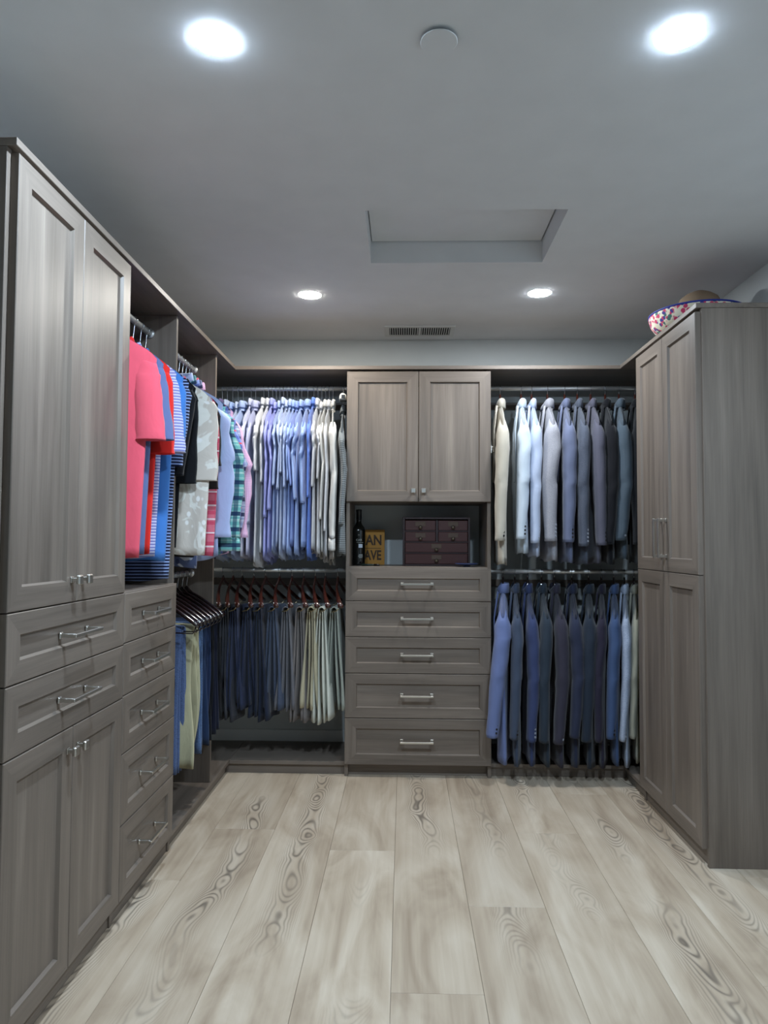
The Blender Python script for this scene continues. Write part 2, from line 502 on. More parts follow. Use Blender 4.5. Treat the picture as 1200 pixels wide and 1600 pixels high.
for (a0, a1, kn) in ((YA, ym, ym - .030), (ym, YBm, ym + .030)):
    d = shaker('door', 'L', XL, a0, a1, 1.0487, ZT, t); knob('L', XL, kn, 1.110, d)
    d = shaker('door', 'L', XL, a0, a1, ZB, 0.712, t); knob('L', XL, kn, 0.652, d)
for (b0, b1, hz) in ((0.881, 1.0487, 0.965), (0.712, 0.881, 0.796)):
    d = shaker('drawer', 'L', XL, YA, YBm, b0, b1, t, True); bar_handle('L', XL, 1.957, hz, d, base=-.008)

# ---- drawer cabinet on the left, with a hanging rod above
t = thing('drawer_cabinet', 'grey-brown five-drawer cabinet under the hanging T-shirts, beside the tall cabinet', 'cabinet', (-1.13, 2.55, 0))
UP1 = 2.85
bx('side_panel', (WL + .002, UP1 - .019, 0.0), (CF, UP1, CAP0), WZ, t)
bx('counter', (WL + .002, YBm, 1.031), (CF + .018, UP1 - .02, 1.050), WY, t)
bx('bottom_panel', (WL + .002, YBm, ZB), (CF - .002, UP1 - .02, ZB + .019), WY, t)
bx('back_panel', (WL + .002, YBm, ZB + .02), (WL + .010, UP1 - .02, 1.030), WZ, t)
bx('toe_kick', (CF - .02, YBm, 0.0), (-0.927, UP1 - .02, ZB - .002), WY, t)
zs = [1.047, 0.885, 0.717, 0.531, 0.304, ZB]
for k in range(5):
    d = shaker('drawer', 'L', XL, YBm + .001, YC, zs[k + 1], zs[k], t, True)
    bar_handle('L', XL, 2.560, (zs[k] + zs[k + 1]) / 2, d, base=-.008)
ROD_Z, ROD_Z2, ROD_X, ROD_Y = 2.0545, 1.063, -1.030, 3.870
def rod(p, q, parent):
    g = [tube_geo([p, q], 0.0125, 16)]
    d = (Vector(q) - Vector(p)).normalized()
    for e, s in ((Vector(p), 1), (Vector(q), -1)):
        g.append(tube_geo([e + d * s * .0005, e + d * s * .006], 0.020, 16))
    v, f = merge(*g)
    o = mesh_obj('hanging_rod', v, f, RODM, parent, True)
    o['label'] = 'satin metal hanging rod'
    return o
rod((ROD_X, YBm, ROD_Z), (ROD_X, UP1 - .02, ROD_Z), t)

# ---- hanging bay on the left
UP2 = 3.455
t = thing('hanging_bay', 'open grey-brown hanging bay with two rods, between the drawer cabinet and the corner', 'closet bay', (-1.13, 3.15, 0))
bx('side_panel', (WL + .002, UP2 - .019, ZB + .003), (CF, UP2, CAP0), WZ, t)
bx('base_shelf', (WL + .002, UP1 + .001, ZB - .016), (-0.915, WB - .016, ZB + .003), WY, t)
bx('plinth', (-0.955, UP1 + .001, 0.0), (-0.935, 3.803, ZB - .0165), WY, t)
rod((ROD_X, UP1 + .001, ROD_Z), (ROD_X, UP2 - .02, ROD_Z), t)
rod((ROD_X, UP1 + .001, ROD_Z2), (ROD_X, UP2 - .02, ROD_Z2), t)

# ---- corner bay at the back for shirts and trousers
CX0, CX1 = -0.3054, 0.4566
YCF = 3.7494
t = thing('shirt_bay', 'open back-wall hanging bay with two rods, beside the centre cabinet on the shirt side', 'closet bay', (-0.8, 4.0, 0))
bx('base_shelf', (-0.914, 3.790, ZB - .016), (CX0 - .001, WB - .016, ZB + .003), WX, t)
bx('plinth', (-0.934, 3.803, 0.0), (CX0 - .001, 3.820, ZB - .0165), WX, t)
bx('wall_cleat', (WL + .002, WB - .018, 1.995), (CX0 - .001, WB - .001, 2.035), WX, t)
bx('wall_cleat', (WL + .002, WB - .018, 0.965), (CX0 - .001, WB - .001, 1.005), WX, t)
rod((WL + .002, ROD_Y, ROD_Z), (CX0 - .001, ROD_Y, ROD_Z), t)
rod((WL + .002, ROD_Y, ROD_Z2), (CX0 - .001, ROD_Y, ROD_Z2), t)

# ---- centre cabinet
t = thing('centre_cabinet', 'grey-brown centre cabinet with two upper doors, an open niche and five drawers', 'cabinet', (0.0756, 3.96, 0))
cf = YCF + .021
CT = 1.088
bx('side_panel', (CX0, cf, 0.0), (CX0 + .019, WB - .002, CAP0), WZ, t)
bx('side_panel', (CX1 - .019, cf, 0.0), (CX1, WB - .002, CAP0), WZ, t)
bx('counter', (CX0 + .0195, YCF + .001, CT - .019), (CX1 - .0195, WB - .002, CT), WX, t)
bx('niche_top', (CX0 + .0195, cf, 1.432), (CX1 - .0195, WB - .002, 1.451), WX, t)
bx('toe_kick', (CX0, 3.800, 0.0), (CX1, 3.820, ZB - .002), WX, t)
bx('bottom_panel', (CX0 + .0195, cf, ZB), (CX1 - .0195, WB - .002, ZB + .019), WX, t)
bx('back_panel', (CX0 + .0195, WB - .012, ZB + .02), (CX1 - .0195, WB - .002, CT - .02), WZ, t)
cm = (CX0 + CX1) / 2
for (a0, a1, kn) in ((CX0, cm, cm - .027), (cm, CX1, cm + .027)):
    d = shaker('door', 'B', YCF, a0, a1, 1.429, ZT, t); knob('B', YCF, kn, 1.487, d)
zs = [1.082, 0.909, 0.722, 0.534, 0.304, ZB]
for k in range(5):
    d = shaker('drawer', 'B', YCF, CX0, CX1, zs[k + 1], zs[k], t, True)
    bar_handle('B', YCF, 0.070, (zs[k] + zs[k + 1]) / 2 + .004, d, base=-.008)
# valet fitting on the side of the centre cabinet
g = [box_geo((CX1, 3.775, 1.690), (CX1 + .008, 3.80, 1.732), .002), tube_geo([(CX1 + .008, 3.787, 1.722), (CX1 + .018, 3.787, 1.722)], .006, 10), tube_geo([(CX1 + .013, 3.78, 1.716), (CX1 + .013, 3.762, 1.706), (CX1 + .013, 3.757, 1.694)], .004, 8)]
v, f = merge(*g); o = mesh_obj('valet_hook', v, f, NICKEL, t); o['label'] = 'small nickel valet hook'

# ---- blazer bay at the back
t = thing('blazer_bay', 'open back-wall hanging bay with two rods holding the blazers', 'closet bay', (0.95, 4.0, 0))
bx('base_shelf', (CX1 + .001, 3.790, ZB - .016), (1.144, WB - .016, ZB + .003), WX, t)
bx('plinth', (CX1 + .001, 3.803, 0.0), (1.160, 3.820, ZB - .0165), WX, t)
bx('side_shelf', (1.145, 3.496, ZB - .016), (WR - .015, WB - .016, ZB + .003), WY, t)
bx('side_plinth', (1.161, 3.496, 0.0), (1.178, 3.820, ZB - .0165), WY, t)
bx('wall_cleat', (CX1 + .001, WB - .018, 1.995), (WR - .002, WB - .001, 2.035), WX, t)
bx('wall_cleat', (CX1 + .001, WB - .018, 0.965), (WR - .002, WB - .001, 1.005), WX, t)
rod((CX1 + .001, ROD_Y, ROD_Z), (WR - .002, ROD_Y, ROD_Z), t)
rod((CX1 + .001, ROD_Y, ROD_Z2), (WR - .002, ROD_Y, ROD_Z2), t)

# ---- tall wardrobe on the right
YR0, YR1 = 2.781, 3.494
ymr = (YR0 + YR1) / 2 + .003
rf = XR + .021
t = thing('wardrobe', 'tall four-door grey-brown wardrobe with a plain side panel beside the blazers', 'wardrobe', (1.34, 3.14, 0))
bx('side_panel', (rf - .001, YR0 - .014, 0.0), (WR - .002, YR0 + .005, CAP0), WZ, t)
bx('side_panel', (rf, YR1 - .019, 0.0), (WR - .002, YR1, CAP0), WZ, t)
bx('bottom_panel', (rf, YR0 + .006, ZB), (WR - .002, YR1 - .02, ZB + .019), WY, t)
bx('back_panel', (WR - .010, YR0 + .006, ZB + .02), (WR - .002, YR1 - .02, CAP0), WZ, t)
bx('toe_kick', (1.158, YR0 + .006, 0.0), (1.176, YR1 - .001, ZB - .002), WY, t)
for (a0, a1, kn) in ((YR0, ymr, ymr - .028), (ymr, YR1, ymr + .028)):
    d = shaker('door', 'R', XR, a0, a1, 1.095, ZT, t)
    bar_handle('R', XR, kn, 1.240, d, vertical=True)
    shaker('door', 'R', XR, a0, a1, ZB, 1.095, t)

# ---- continuous top board
t = thing('closet_top', 'thin grey-brown top board running round all the cabinets below the ceiling', 'top board', (0, 4.0, CAP0))
bx('top_board', (WL + .002, 1.592, CAP0 + .0005), (XL + .002, 3.743, CAP1), WY, t)
bx('top_board', (WL + .002, 3.7435, CAP0 + .0005), (WR - .002, WB - .002, CAP1), WX, t)
bx('top_board', (XR - .002, 2.765, CAP0 + .0005), (WR - .002, 3.743, CAP1), WY, t)

# ------------------------------------------------------------------ garments
def rings(R, n, uv, cap_top=True):
    """rings of n points -> faces of a tube"""
    F = []
    for i in range(len(R) - 1):
        for k in range(n):
            F.append([i * n + k, i * n + (k + 1) % n, (i + 1) * n + (k + 1) % n, (i + 1) * n + k])
    if cap_top: F.append(list(range(n))[::-1])
    V = [p for r in R for p in r]
    return V, F

def spow(x, p): return math.copysign(abs(x) ** p, x)

def body(parent, mat, rg, zn, slope, Wsh, Wch, Whem, zhem, T, amp, neck=0.055, tail=0.0, lean=0.0, nr=40, nt=22, top=.16, ph=None):
    """torso of a hung garment: shoulders slope from the neck, cloth falls in soft folds"""
    p1, p2, p3 = rg.uniform(0, 6), rg.uniform(0, 6), rg.uniform(0, 6)
    l1, l2 = rg.uniform(.16, .24), rg.uniform(.07, .11)
    if ph is not None: p1, p2, l1, l2 = ph, ph * 1.7, .20, .09
    R, U = [], []
    ts = [0, .004, .012, .035, .07, .11] + [.11 + .89 * (k / (nt - 5)) for k in range(1, nt - 4)] + [1.0, .97]
    nt = len(ts)
    for j, tt in enumerate(ts):
        inner = j == len(ts) - 1
        k = min(tt / .22, 1); k = k * k * (3 - 2 * k)
        Wd = Wsh * (1 - k) + Wch * k
        k2 = max(0, (tt - .3) / .7)
        Wd = Wd * (1 - k2) + Whem * k2
        Th = T * ((.16 + .84 * min(1, tt / .16) ** .6) if top < .3 else (.10 + .90 * min(1, tt / .10) ** .5)) * (1 + .25 * tt)
        if inner: Wd -= .003; Th *= .8
        ring = []
        for i in range(nr):
            a = 2 * PI * i / nr
            cu, sv = spow(math.cos(a), .85), spow(math.sin(a), .75)
            u = cu * Wd
            ztop = zn - slope * max(0, abs(cu) * Wsh - neck) - .25 * max(0, abs(cu) - .88) * Wsh * 2
            zb = zhem - tail * (1 - cu * cu) + .006 * math.sin(u * 22 + p3)
            z = ztop * (1 - tt) + zb * tt
            wv = amp * tt ** 1.1 * (.65 * math.sin(2 * PI * u / l1 + p1 + .8 * tt) + .35 * math.sin(2 * PI * u / l2 + p2))
            v = sv * Th * (1 - .25 * abs(cu) * (1 if top < .3 else min(1, tt * 3))) + wv + lean * tt
            ring.append((u, v, z)); U.append([u + (3.0 if sv < 0 else 0), z])
        R.append(ring)
    V, F = rings(R, nr, None, False)
    for i in range(nr // 2): F.append([i, i + 1, (nr - i - 1) % nr, (nr - i) % nr] if i else [0, 1, nr - 1])
    F = [q if len(set(q)) > 3 else list(dict.fromkeys(q)) for q in F]
    return mesh_obj('body', V, F, mat, parent, True, U)

def sleeve(parent, mat, rg, s, u0, zsh, path, su, sv, n=20, m=18, wr=.05, name='sleeve', cap=True, cmin=.05, vmin=1.0, vg=.2):
    """path: list of (t, u, v, z, width factor); s = side (+1 is the aisle side)"""
    ph, pk = rg.uniform(0, 6), rg.uniform(8, 14)
    R, U = [], []
    def at(tt):
        for a, b in zip(path, path[1:]):
            if tt <= b[0] + 1e-9:
                k = (tt - a[0]) / max(1e-9, b[0] - a[0]); k = k * k * (3 - 2 * k) if len(path) > 2 else k
                return [a[i] * (1 - k) + b[i] * k for i in range(1, 5)]
        return list(path[-1][1:])
    ts = [0, .015, .045, .09] + [.09 + .91 * k / (m - 4) for k in range(1, m - 3)]
    ts += [1.0, .985, .9]
    for j, tt in enumerate(ts):
        u, v, z, wf = at(tt)
        cp = 1.0
        if cap: cp = cmin + (1 - cmin) * math.sqrt(max(0, 1 - (1 - min(1, tt / .10)) ** 2))
        inr = (1, .97, .86, .8)[max(0, j - (len(ts) - 4))] if j > len(ts) - 4 else 1
        ring = []
        for i in range(n):
            a = 2 * PI * i / n
            c, d = spow(math.cos(a), .9), spow(math.sin(a), .9)
            w_ = 1 + wr * math.sin(pk * tt * 2 + 2 * a + ph) + wr * .7 * math.sin(pk * 2.3 * tt + ph * 2 + a)
            du = c * su * wf * cp * inr * w_; dv = d * sv * wf * (cp if vmin >= 1 else min(1, vmin + (1 - vmin) * (tt / vg) ** .6)) * inr * w_
            ring.append((s * (u + du), v + dv, z - (.6 * max(0, c) * su * (1 - min(1, tt / .10)))))
            U.append([a * .035 + 1.5 * s, z])
        R.append(ring)
    V, F = rings(R, n, None)
    if s < 0: F = [q[::-1] for q in F]
    return mesh_obj(name, V, F, mat, parent, True, U)

def collar_geo(zn, ru, rv, hgt, flare, drop, n=28, tilt=0.0):
    """stand collar with a turned-down leaf"""
    prof = [(0.97, -.012), (0.95, hgt * .5), (0.93, hgt), (1.02, hgt + .004), (1.12, hgt - .004), (1 + flare, hgt - drop), (1 + flare - .03, hgt - drop - .001), (1.06, hgt - drop * .4)]
    R, U = [], []
    for (k, z) in prof:
        ring = []
        for i in range(n):
            a = 2 * PI * i / n
            fr = max(0, -math.sin(a)) ** 2          # front opening dips
            ring.append((math.cos(a) * ru * k, math.sin(a) * rv * k, zn + z * (1 - .55 * fr) - .012 * fr))
            U.append([a * .03, z])
        R.append(ring)
    V, F = rings(R, n, None, False)
    return V, F, U

BTN = {}
def button(parent, p, nrm, mat, r=.0058):
    key = (mat.name, r)
    if key not in BTN:
        v, f = lathe_geo([(.55, .0), (1.0, .1), (1.0, .35), (.75, .5), (.6, .38), (.1, .36)], (0, 0, 0), 10)
        me = bpy.data.meshes.new('cuff_button'); me.from_pydata([(a * r, b * r, c * r) for a, b, c in v], [], f); me.materials.append(mat)
        BTN[key] = me
    o = bpy.data.objects.new('cuff_button', BTN[key]); COL.objects.link(o); o.parent = parent
    o.location = p; o.rotation_euler = Vector(nrm).to_track_quat('Z', 'Y').to_euler()
    return o

def hook_geo(zneck, R=.0152, r=.0017, bend=0.0):
    pts = [(0, 0, zneck), (0, 0, zneck * .5 - R * .5), (.004, 0, -R - .008)]
    for k in range(13):
        a = math.radians(-70 + 265 * k / 12)
        pts.append((R * math.cos(a), 0, R * math.sin(a)))
    return tube_geo(pts, r, 6)

HANG = {}
def wood_hanger(loc, rotz, label, mat, group, zneck=-.040, span=.205, drop=.135, bow=.045, pants=True, hook=CHROME, peak=0.0):
    h = thing('hanger', label, 'hanger', loc, rotz, group, True)
    key = ('w', mat.name, zneck, span, drop, bow, pants, hook.name, peak)
    if key not in HANG:
        ms = {}
        N = 24
        R = []
        for k in range(N + 1):
            q = -1 + 2 * k / N; a = abs(q)
            z = zneck - .004 - drop * (.12 * a + .88 * a ** 1.35) + .012 * (1 - min(1, a / .12)) - peak * min(1, a / .22)
            v = bow * a ** 2
            hh = .0095 + .0075 * (1 - min(1, a / .15)); hw = .0055 + .009 * a ** 2
            ring = []
            for i in range(10):
                b = 2 * PI * i / 10
                ring.append((q * span, v + spow(math.cos(b), .7) * hw, z - .010 + spow(math.sin(b), .7) * hh))
            R.append(ring)
        V, F = rings(R, 10, None); F.append([N * 10 + i for i in range(10)])
        ms['arms'] = mesh_obj('arms', V, F, mat, h, True, fix=True)
        v, f = hook_geo(zneck - .01); ms['hook'] = mesh_obj('hook', v, f, hook, h, True)
        zt = zneck - .004 - drop
        if pants:
            pts = [(span - .012, bow * .9, zt - .014), (span - .016, bow * .5, zt - .034), (span - .02, 0, zt - .040), (-span + .02, 0, zt - .040), (-span + .016, bow * .5, zt - .034), (-span + .012, bow * .9, zt - .014)]
            v, f = tube_geo(pts, .0028, 8); ms['bar'] = mesh_obj('bar', v, f, BRASS if mat is DWOOD else EWOOD, h, True)
        g = []
        for s in ((-1, 1) if pants else ()):
            g.append(lathe_geo([(.001, .0045), (.003, .0035), (.0042, .001), (.0042, -.003)], (s * (span - .01), bow * .9 - .010, zt + .003), 8))
        if g:
            v, f = merge(*g); ms['rivet'] = mesh_obj('rivet', v, f, CHROME, h, True)
        HANG[key] = ms
    else:
        for k, o in HANG[key].items():
            c = o.copy(); c.parent = h; COL.objects.link(c)
    return h

def slim_hanger(loc, rotz, label, mat, group, zneck=-.100, span=.165, slope=.55, hook=CHROME):
    h = thing('hanger', label, 'hanger', loc, rotz, group, True)
    key = ('s', mat.name, zneck, span, slope, hook.name)
    if key not in HANG:
        ms = {}
        pts = [(-span, 0, zneck - .024 - slope * span)] + [(-span * q, 0, zneck - .024 - slope * span * q) for q in (.8, .5, .2, .05)] + [(0, 0, zneck - .012)] + [(span * q, 0, zneck - .024 - slope * span * q) for q in (.05, .2, .5, .8, 1)]
        v, f = tube_geo(pts, .0028, 8); ms['arms'] = mesh_obj('arms', v, f, mat, h, True)
        v, f = hook_geo(zneck - .008); ms['hook'] = mesh_obj('hook', v, f, hook, h, True)
        HANG[key] = ms
    else:
        for k, o in HANG[key].items():
            c = o.copy(); c.parent = h; COL.objects.link(c)
    return h

def rot_for(dx):
    """local +x (the aisle end of a back-wall garment) points to (dx, -1)"""
    return math.atan2(-1.0, dx)

def dress_shirt(loc, rotz, label, mat, T, seed, slen=.86, cuffv=0.0, group=None, cuff=None, Wsh=.205, spread=0.0, zn=-.112, hem=-.90, coll=True, elbow=None, rv=None, svm=1.12, ph=None):
    rg = random.Random(seed)
    t = thing('dress_shirt', label, 'shirt', loc, rotz, group, True)
    Wb = rg.uniform(.165, .185)
    body(t, mat, rg, zn, .56, Wsh, Wb, Wb + .015, hem + rg.uniform(-.015, .02), T, T * 1.1, .045, .035, ph=ph)
    zs_ = zn - .56 * (Wsh - .045) - .018
    for s in (1, -1):
        ev = elbow if elbow is not None else rg.uniform(-1.3, 1.3) * T
        uo = Wsh - .012 + spread
        L = slen if s > 0 else min(.8, slen)
        path = [(0, Wsh - .045, 0, zs_ + .012, 1.0), (.12, Wsh - .030 + spread * .1, 0, zs_ - .06, 1.02), (.55, uo - .022 + spread * .2, ev, zs_ - (L - .18) * .5, .92), (1, uo - .02, cuffv if s > 0 else 0, zs_ - (L - .10) , .80)]
        sleeve(t, mat, rg, s, Wsh, zs_, path, .056, T * (svm if s > 0 else 1), wr=.10)
        if cuff:
            c = [(0, uo - .02, cuffv if s > 0 else 0, zs_ - (L - .10) + .004, .80), (.5, uo - .018, cuffv if s > 0 else 0, zs_ - (L - .10) - .03, .86), (1, uo - .018, cuffv if s > 0 else 0, zs_ - (L - .10) - .062, .84)]
            sleeve(t, mat, rg, s, Wsh, zs_, c, .056, T * (svm if s > 0 else 1) * 1.1, m=8, wr=.02, name='cuff', cap=False)
    if coll:
        V, F, U = collar_geo(zn, .058, rv or max(.013, T * 1.1), .040, .20, .034)
        mesh_obj('collar', V, F, mat, t, True, U)
    return t

def tee(loc, rotz, label, mat, T, seed, hem, slend, uo, Wb=.155, group=None, polo=False, zn=-.125, name='t_shirt', Wsh=.195, sw=.046):
    rg = random.Random(seed)
    t = thing(name, label, 'shirt', loc, rotz, group, True)
    body(t, mat, rg, zn, .60, Wsh, Wb + .008, Wb - .012, hem, T, T * .55, .05, .0)
    zs_ = zn - .60 * (Wsh - .05) - .02
    for s in (1, -1):
        path = [(0, Wsh - .05, 0, zs_ + .012, .9), (.25, Wsh - .034, 0, zs_ - .045, 1.0), (1, uo - sw * .85, rg.uniform(-.3, .3) * T, slend, 1.12)]
        sleeve(t, mat, rg, s, Wsh, zs_, path, sw, T * 1.05, m=18, wr=.03, cmin=.45, vmin=.15, vg=.55)
    if polo:
        V, F, U = collar_geo(zn, .056, max(.012, T * .8), .014, .2, .018)
        mesh_obj('collar', V, F, mat, t, True, U)
    else:
        V, F, U = collar_geo(zn - .01, .06, max(.014, T), .012, .06, .01)
        mesh_obj('neckband', V, F, mat, t, True, U)
    return t

def blazer(loc, rotz, label, mat, T, seed, slen=.66, cuffv=0.0, hem=-.90, group=None, bmat=None, zn=-.100, Wsh=.215, zshift=0.0):
    rg = random.Random(seed)
    t = thing('blazer', label, 'jacket', loc, rotz, group, True)
    Wb = .185
    body(t, mat, rg, zn, .62, Wsh, Wb, Wb + .02, hem, T * .74, T * .22, .055, .0, top=.5)
    zs_ = zn - .62 * (Wsh - .055) - .004
    su = .058
    ss = {}
    for s in (1, -1):
        cv = cuffv if s > 0 else 0
        mv = rg.uniform(-.5, .5) * T
        path = [(0, Wsh - .060, 0, zs_ + .016, .80), (.10, Wsh - .044, 0, zs_ - .045, 1.0), (.25, Wsh - .032, mv * .3, zs_ - slen * .22, 1.04), (.55, Wsh - .016, cv * .35 + mv, zs_ - slen * .52, .94), (1, Wsh - .002, cv, zs_ - slen, .74)]
        ss[s] = sleeve(t, mat, rg, s, Wsh, zs_, path, su, T * 1.15, wr=.045, cmin=.45, vmin=.22, vg=.16)
    if bmat:
        r = su * .74; rv = T * 1.15 * .74
        for k in range(4):
            z = zs_ - slen + .026 + k * .019
            a = math.radians(36); q = 1 + .25 * (.026 + k * .019) / slen
            button(ss[1], (Wsh - .002 + r * math.cos(a) * q * 1.02 - (.012 * k * .019 / .1), cuffv * (1 - .8 * (.026 + k * .019) / slen) + rv * math.sin(a) * q * 1.04, z), (math.cos(a), math.sin(a), 0.05), bmat)
    V, F, U = collar_geo(zn - .006, .070, max(.020, T * .85), .036, .16, .046)
    mesh_obj('collar', V, F, mat, t, True, U)
    for s in (1, -1):                           # lapels lie on the front of the body
        P = []
        for k in range(7):
            q = k / 6
            z = zn - .005 - .40 * q
            wid = .028 + .050 * math.sin(PI * min(1, q * 1.05)) ** .8 * (1 - .3 * q)
            uc = .062 * (1 - q)
            vv = -(T * (.5 + .55 * min(1, q * 3))) - .004
            P.append([(s * uc, vv - .004, z), (s * (uc + wid * .5), vv - .006, z - .004), (s * (uc + wid), vv, z - .006)])
        V = [p for r in P for p in r]; Fq = []
        for k in range(6):
            for i in range(2): Fq.append([k * 3 + i, k * 3 + i + 1, k * 3 + i + 4, k * 3 + i + 3])
        o = mesh_obj('lapel', V, Fq, mat, t, True, [[p[0], p[2]] for p in V])
        md = o.modifiers.new('thick', 'SOLIDIFY'); md.thickness = .003
    return t

def trousers(loc, rotz, label, mat, seed, zbar=-.185, zbot=-.78, half=.105, open_=.022, wobble=1.0, group=None, uc=.02, uneven=.03, name='trousers'):
    """folded over the hanger bar: two legs, one inside the other, hanging on both sides"""
    rg = random.Random(seed)
    t = thing(name, label, 'trousers', loc, rotz, group, True)
    for leg in (0, 1):
        gap = .006 + leg * .010
        zt = zbar + .004 + leg * .010
        za, zb = zbot + rg.uniform(0, uneven), zbot + rg.uniform(0, uneven)
        pts = []
        M = 16
        for k in range(M):
            q = 1 - k / (M - 1)
            pts.append((-(gap + (open_ * .6 + leg * open_ * .8) * q ** .9), zt - .012 + (za - zt + .012) * q, q))
        for k in range(1, 6):
            a = PI - PI * k / 6
            pts.append((gap * math.cos(a), zt - .012 + gap * math.sin(a), 0))
        for k in range(M):
            q = k / (M - 1)
            pts.append((gap + (open_ * .6 + leg * open_ * .8) * q ** .9, zt - .012 + (zb - zt + .012) * q, q))
        ph = [rg.uniform(0, 6) for _ in range(6)]
        R, U = [], []
        n = 24
        L = 0.0
        for i, (v, z, q) in enumerate(pts):
            a, b = pts[max(0, i - 1)], pts[min(len(pts) - 1, i + 1)]
            d = Vector((0, b[0] - a[0], b[1] - a[1])).normalized()
            nr = Vector((0, -d.z, d.y))
            if i: L += math.hypot(v - pts[i - 1][0], z - pts[i - 1][1])
            side = 0 if i < M else (2 if i >= M + 5 else 1)
            hw = half * (1 + .06 * q * math.sin(3 * q + ph[0] + side)) * (1 - .04 * q)
            th = .0045 + (.0055 + .004 * leg) * q ** .7 * (1 + .3 * math.sin(5 * q + ph[1] + side))
            ring = []
            for k in range(n):
                an = 2 * PI * k / n
                c, s_ = spow(math.cos(an), .8), spow(math.sin(an), .7)
                x = uc + c * hw + .012 * wobble * q * math.sin(4 * q + ph[2] + side)
                wv = wobble * (.006 * q * math.sin(x * 40 + ph[3] + 2 * q) + .008 * q * math.sin(3.2 * q + ph[4] + side * 2))
                p = Vector((x, v, z)) + nr * (s_ * th + wv)
                if q > .97: p.z += .004 * math.sin(x * 30)
                ring.append(tuple(p)); U.append([x, L])
            R.append(ring)
        V, F = rings(R, n, None); F.append([(len(R) - 1) * n + k for k in range(n)])
        mesh_obj('trouser_leg', V, F, mat, t, True, U)
    return t


# ---- colours of cloth
FB = {
    'lilac_check': fabric('lilac_check', (120, 108, 150), 'gingham', (90, 80, 120)),
    'pale_blue_grey': fabric('pale_blue_grey', (186, 198, 222)),
    'pale_blue': fabric('pale_blue', (176, 194, 232)),
    'sky_oxford': fabric('sky_oxford', (160, 184, 232)),
    'lavender_white': fabric('lavender_white', (202, 205, 226)),
    'pale_lavender': fabric('pale_lavender', (192, 196, 228)),
    'white': fabric('white_cotton', (218, 219, 223)),
    'warm_white': fabric('warm_white_cotton', (220, 218, 212)),
    'periwinkle': fabric('periwinkle', (160, 166, 226)),
    'blue_stripe': fabric('blue_stripe', (194, 206, 232), 'vstripe', (166, 186, 232)),
    'ice_blue': fabric('ice_blue', (192, 204, 230)),
    'mid_blue': fabric('mid_blue', (146, 168, 226)),
    'chambray': fabric('chambray', (140, 164, 214), 'heather', (160, 182, 226)),
    'strong_blue': fabric('strong_blue', (104, 138, 220)),
    'grey_stripe': fabric('grey_stripe', (104, 110, 112), 'hstripe', (140, 146, 148)),
}
HB = 'slim hangers on the back-wall rod'
# X on the rod, cloth, sleeve length, cuff, hem, what sets it apart
SHIRTS = [
    (-0.390, 'warm_white', .70, True, -.925, 'white dress shirt with a long cuffed sleeve, beside the grey striped shirt'),
    (-0.410, 'white', .66, False, -.905, 'white dress shirt hung third from the centre cabinet'),
    (-0.430, 'warm_white', .60, False, -.90, 'off-white dress shirt hung fourth from the centre cabinet'),
    (-0.451, 'white', .38, False, -.89, 'white dress shirt hung fifth from the centre cabinet'),
    (-0.472, 'white', .44, False, -.885, 'white dress shirt hung sixth from the centre cabinet, beside the strong blue one'),
    (-0.494, 'strong_blue', .50, False, -.905, 'strong cornflower blue dress shirt hung beside the white ones'),
    (-0.528, 'chambray', .52, False, -.88, 'chambray blue dress shirt with a wide collar, eighth from the centre cabinet'),
    (-0.561, 'sky_oxford', .50, False, -.905, 'light blue dress shirt hung ninth from the centre cabinet'),
    (-0.583, 'mid_blue', .42, False, -.86, 'mid-blue dress shirt hung tenth from the centre cabinet'),
    (-0.602, 'sky_oxford', .40, False, -.90, 'light blue dress shirt hung eleventh from the centre cabinet'),
    (-0.621, 'pale_blue', .44, False, -.88, 'pale blue dress shirt hung twelfth from the centre cabinet'),
    (-0.641, 'ice_blue', .36, False, -.90, 'icy pale blue dress shirt hung thirteenth from the centre cabinet'),
    (-0.661, 'blue_stripe', .46, False, -.87, 'fine blue striped dress shirt hung fourteenth from the centre cabinet'),
    (-0.681, 'pale_blue', .42, False, -.905, 'pale blue dress shirt hung fifteenth from the centre cabinet'),
    (-0.701, 'periwinkle', .54, False, -.89, 'periwinkle dress shirt hung sixteenth from the centre cabinet'),
    (-0.721, 'periwinkle', .60, False, -.915, 'periwinkle dress shirt hung beside the two inner white ones'),
    (-0.744, 'white', .42, False, -.905, 'white dress shirt between periwinkle and white shirts, eighteenth from the centre cabinet'),
    (-0.770, 'white', .36, False, -.935, 'white dress shirt with lowest hem, nineteenth from the centre cabinet'),
    (-0.815, 'pale_lavender', .62, False, -.90, 'pale lavender dress shirt with a broad collar facing the room'),
    (-0.839, 'lavender_white', .52, False, -.90, 'lavender-white dress shirt hung twenty-first from the centre cabinet'),
    (-0.884, 'pale_blue', .60, False, -.90, 'pale blue dress shirt with raised collar, close to the pink gingham shirt'),
    (-0.912, 'pale_blue_grey', .56, False, -.90, 'grey-blue dress shirt partly hidden by the pink gingham shirt'),
    (-0.941, 'sky_oxford', .55, False, -.90, 'light blue dress shirt mostly hidden behind the pink gingham shirt'),
    (-0.971, 'pale_blue_grey', .55, False, -.90, 'grey-blue dress shirt near the corner, mostly hidden, collar showing'),
    (-0.999, 'lilac_check', .55, False, -.90, 'dark lilac checked shirt deepest in the corner, collar showing'),
]
xs_ = [q[0] for q in SHIRTS]
rg0 = random.Random(11)
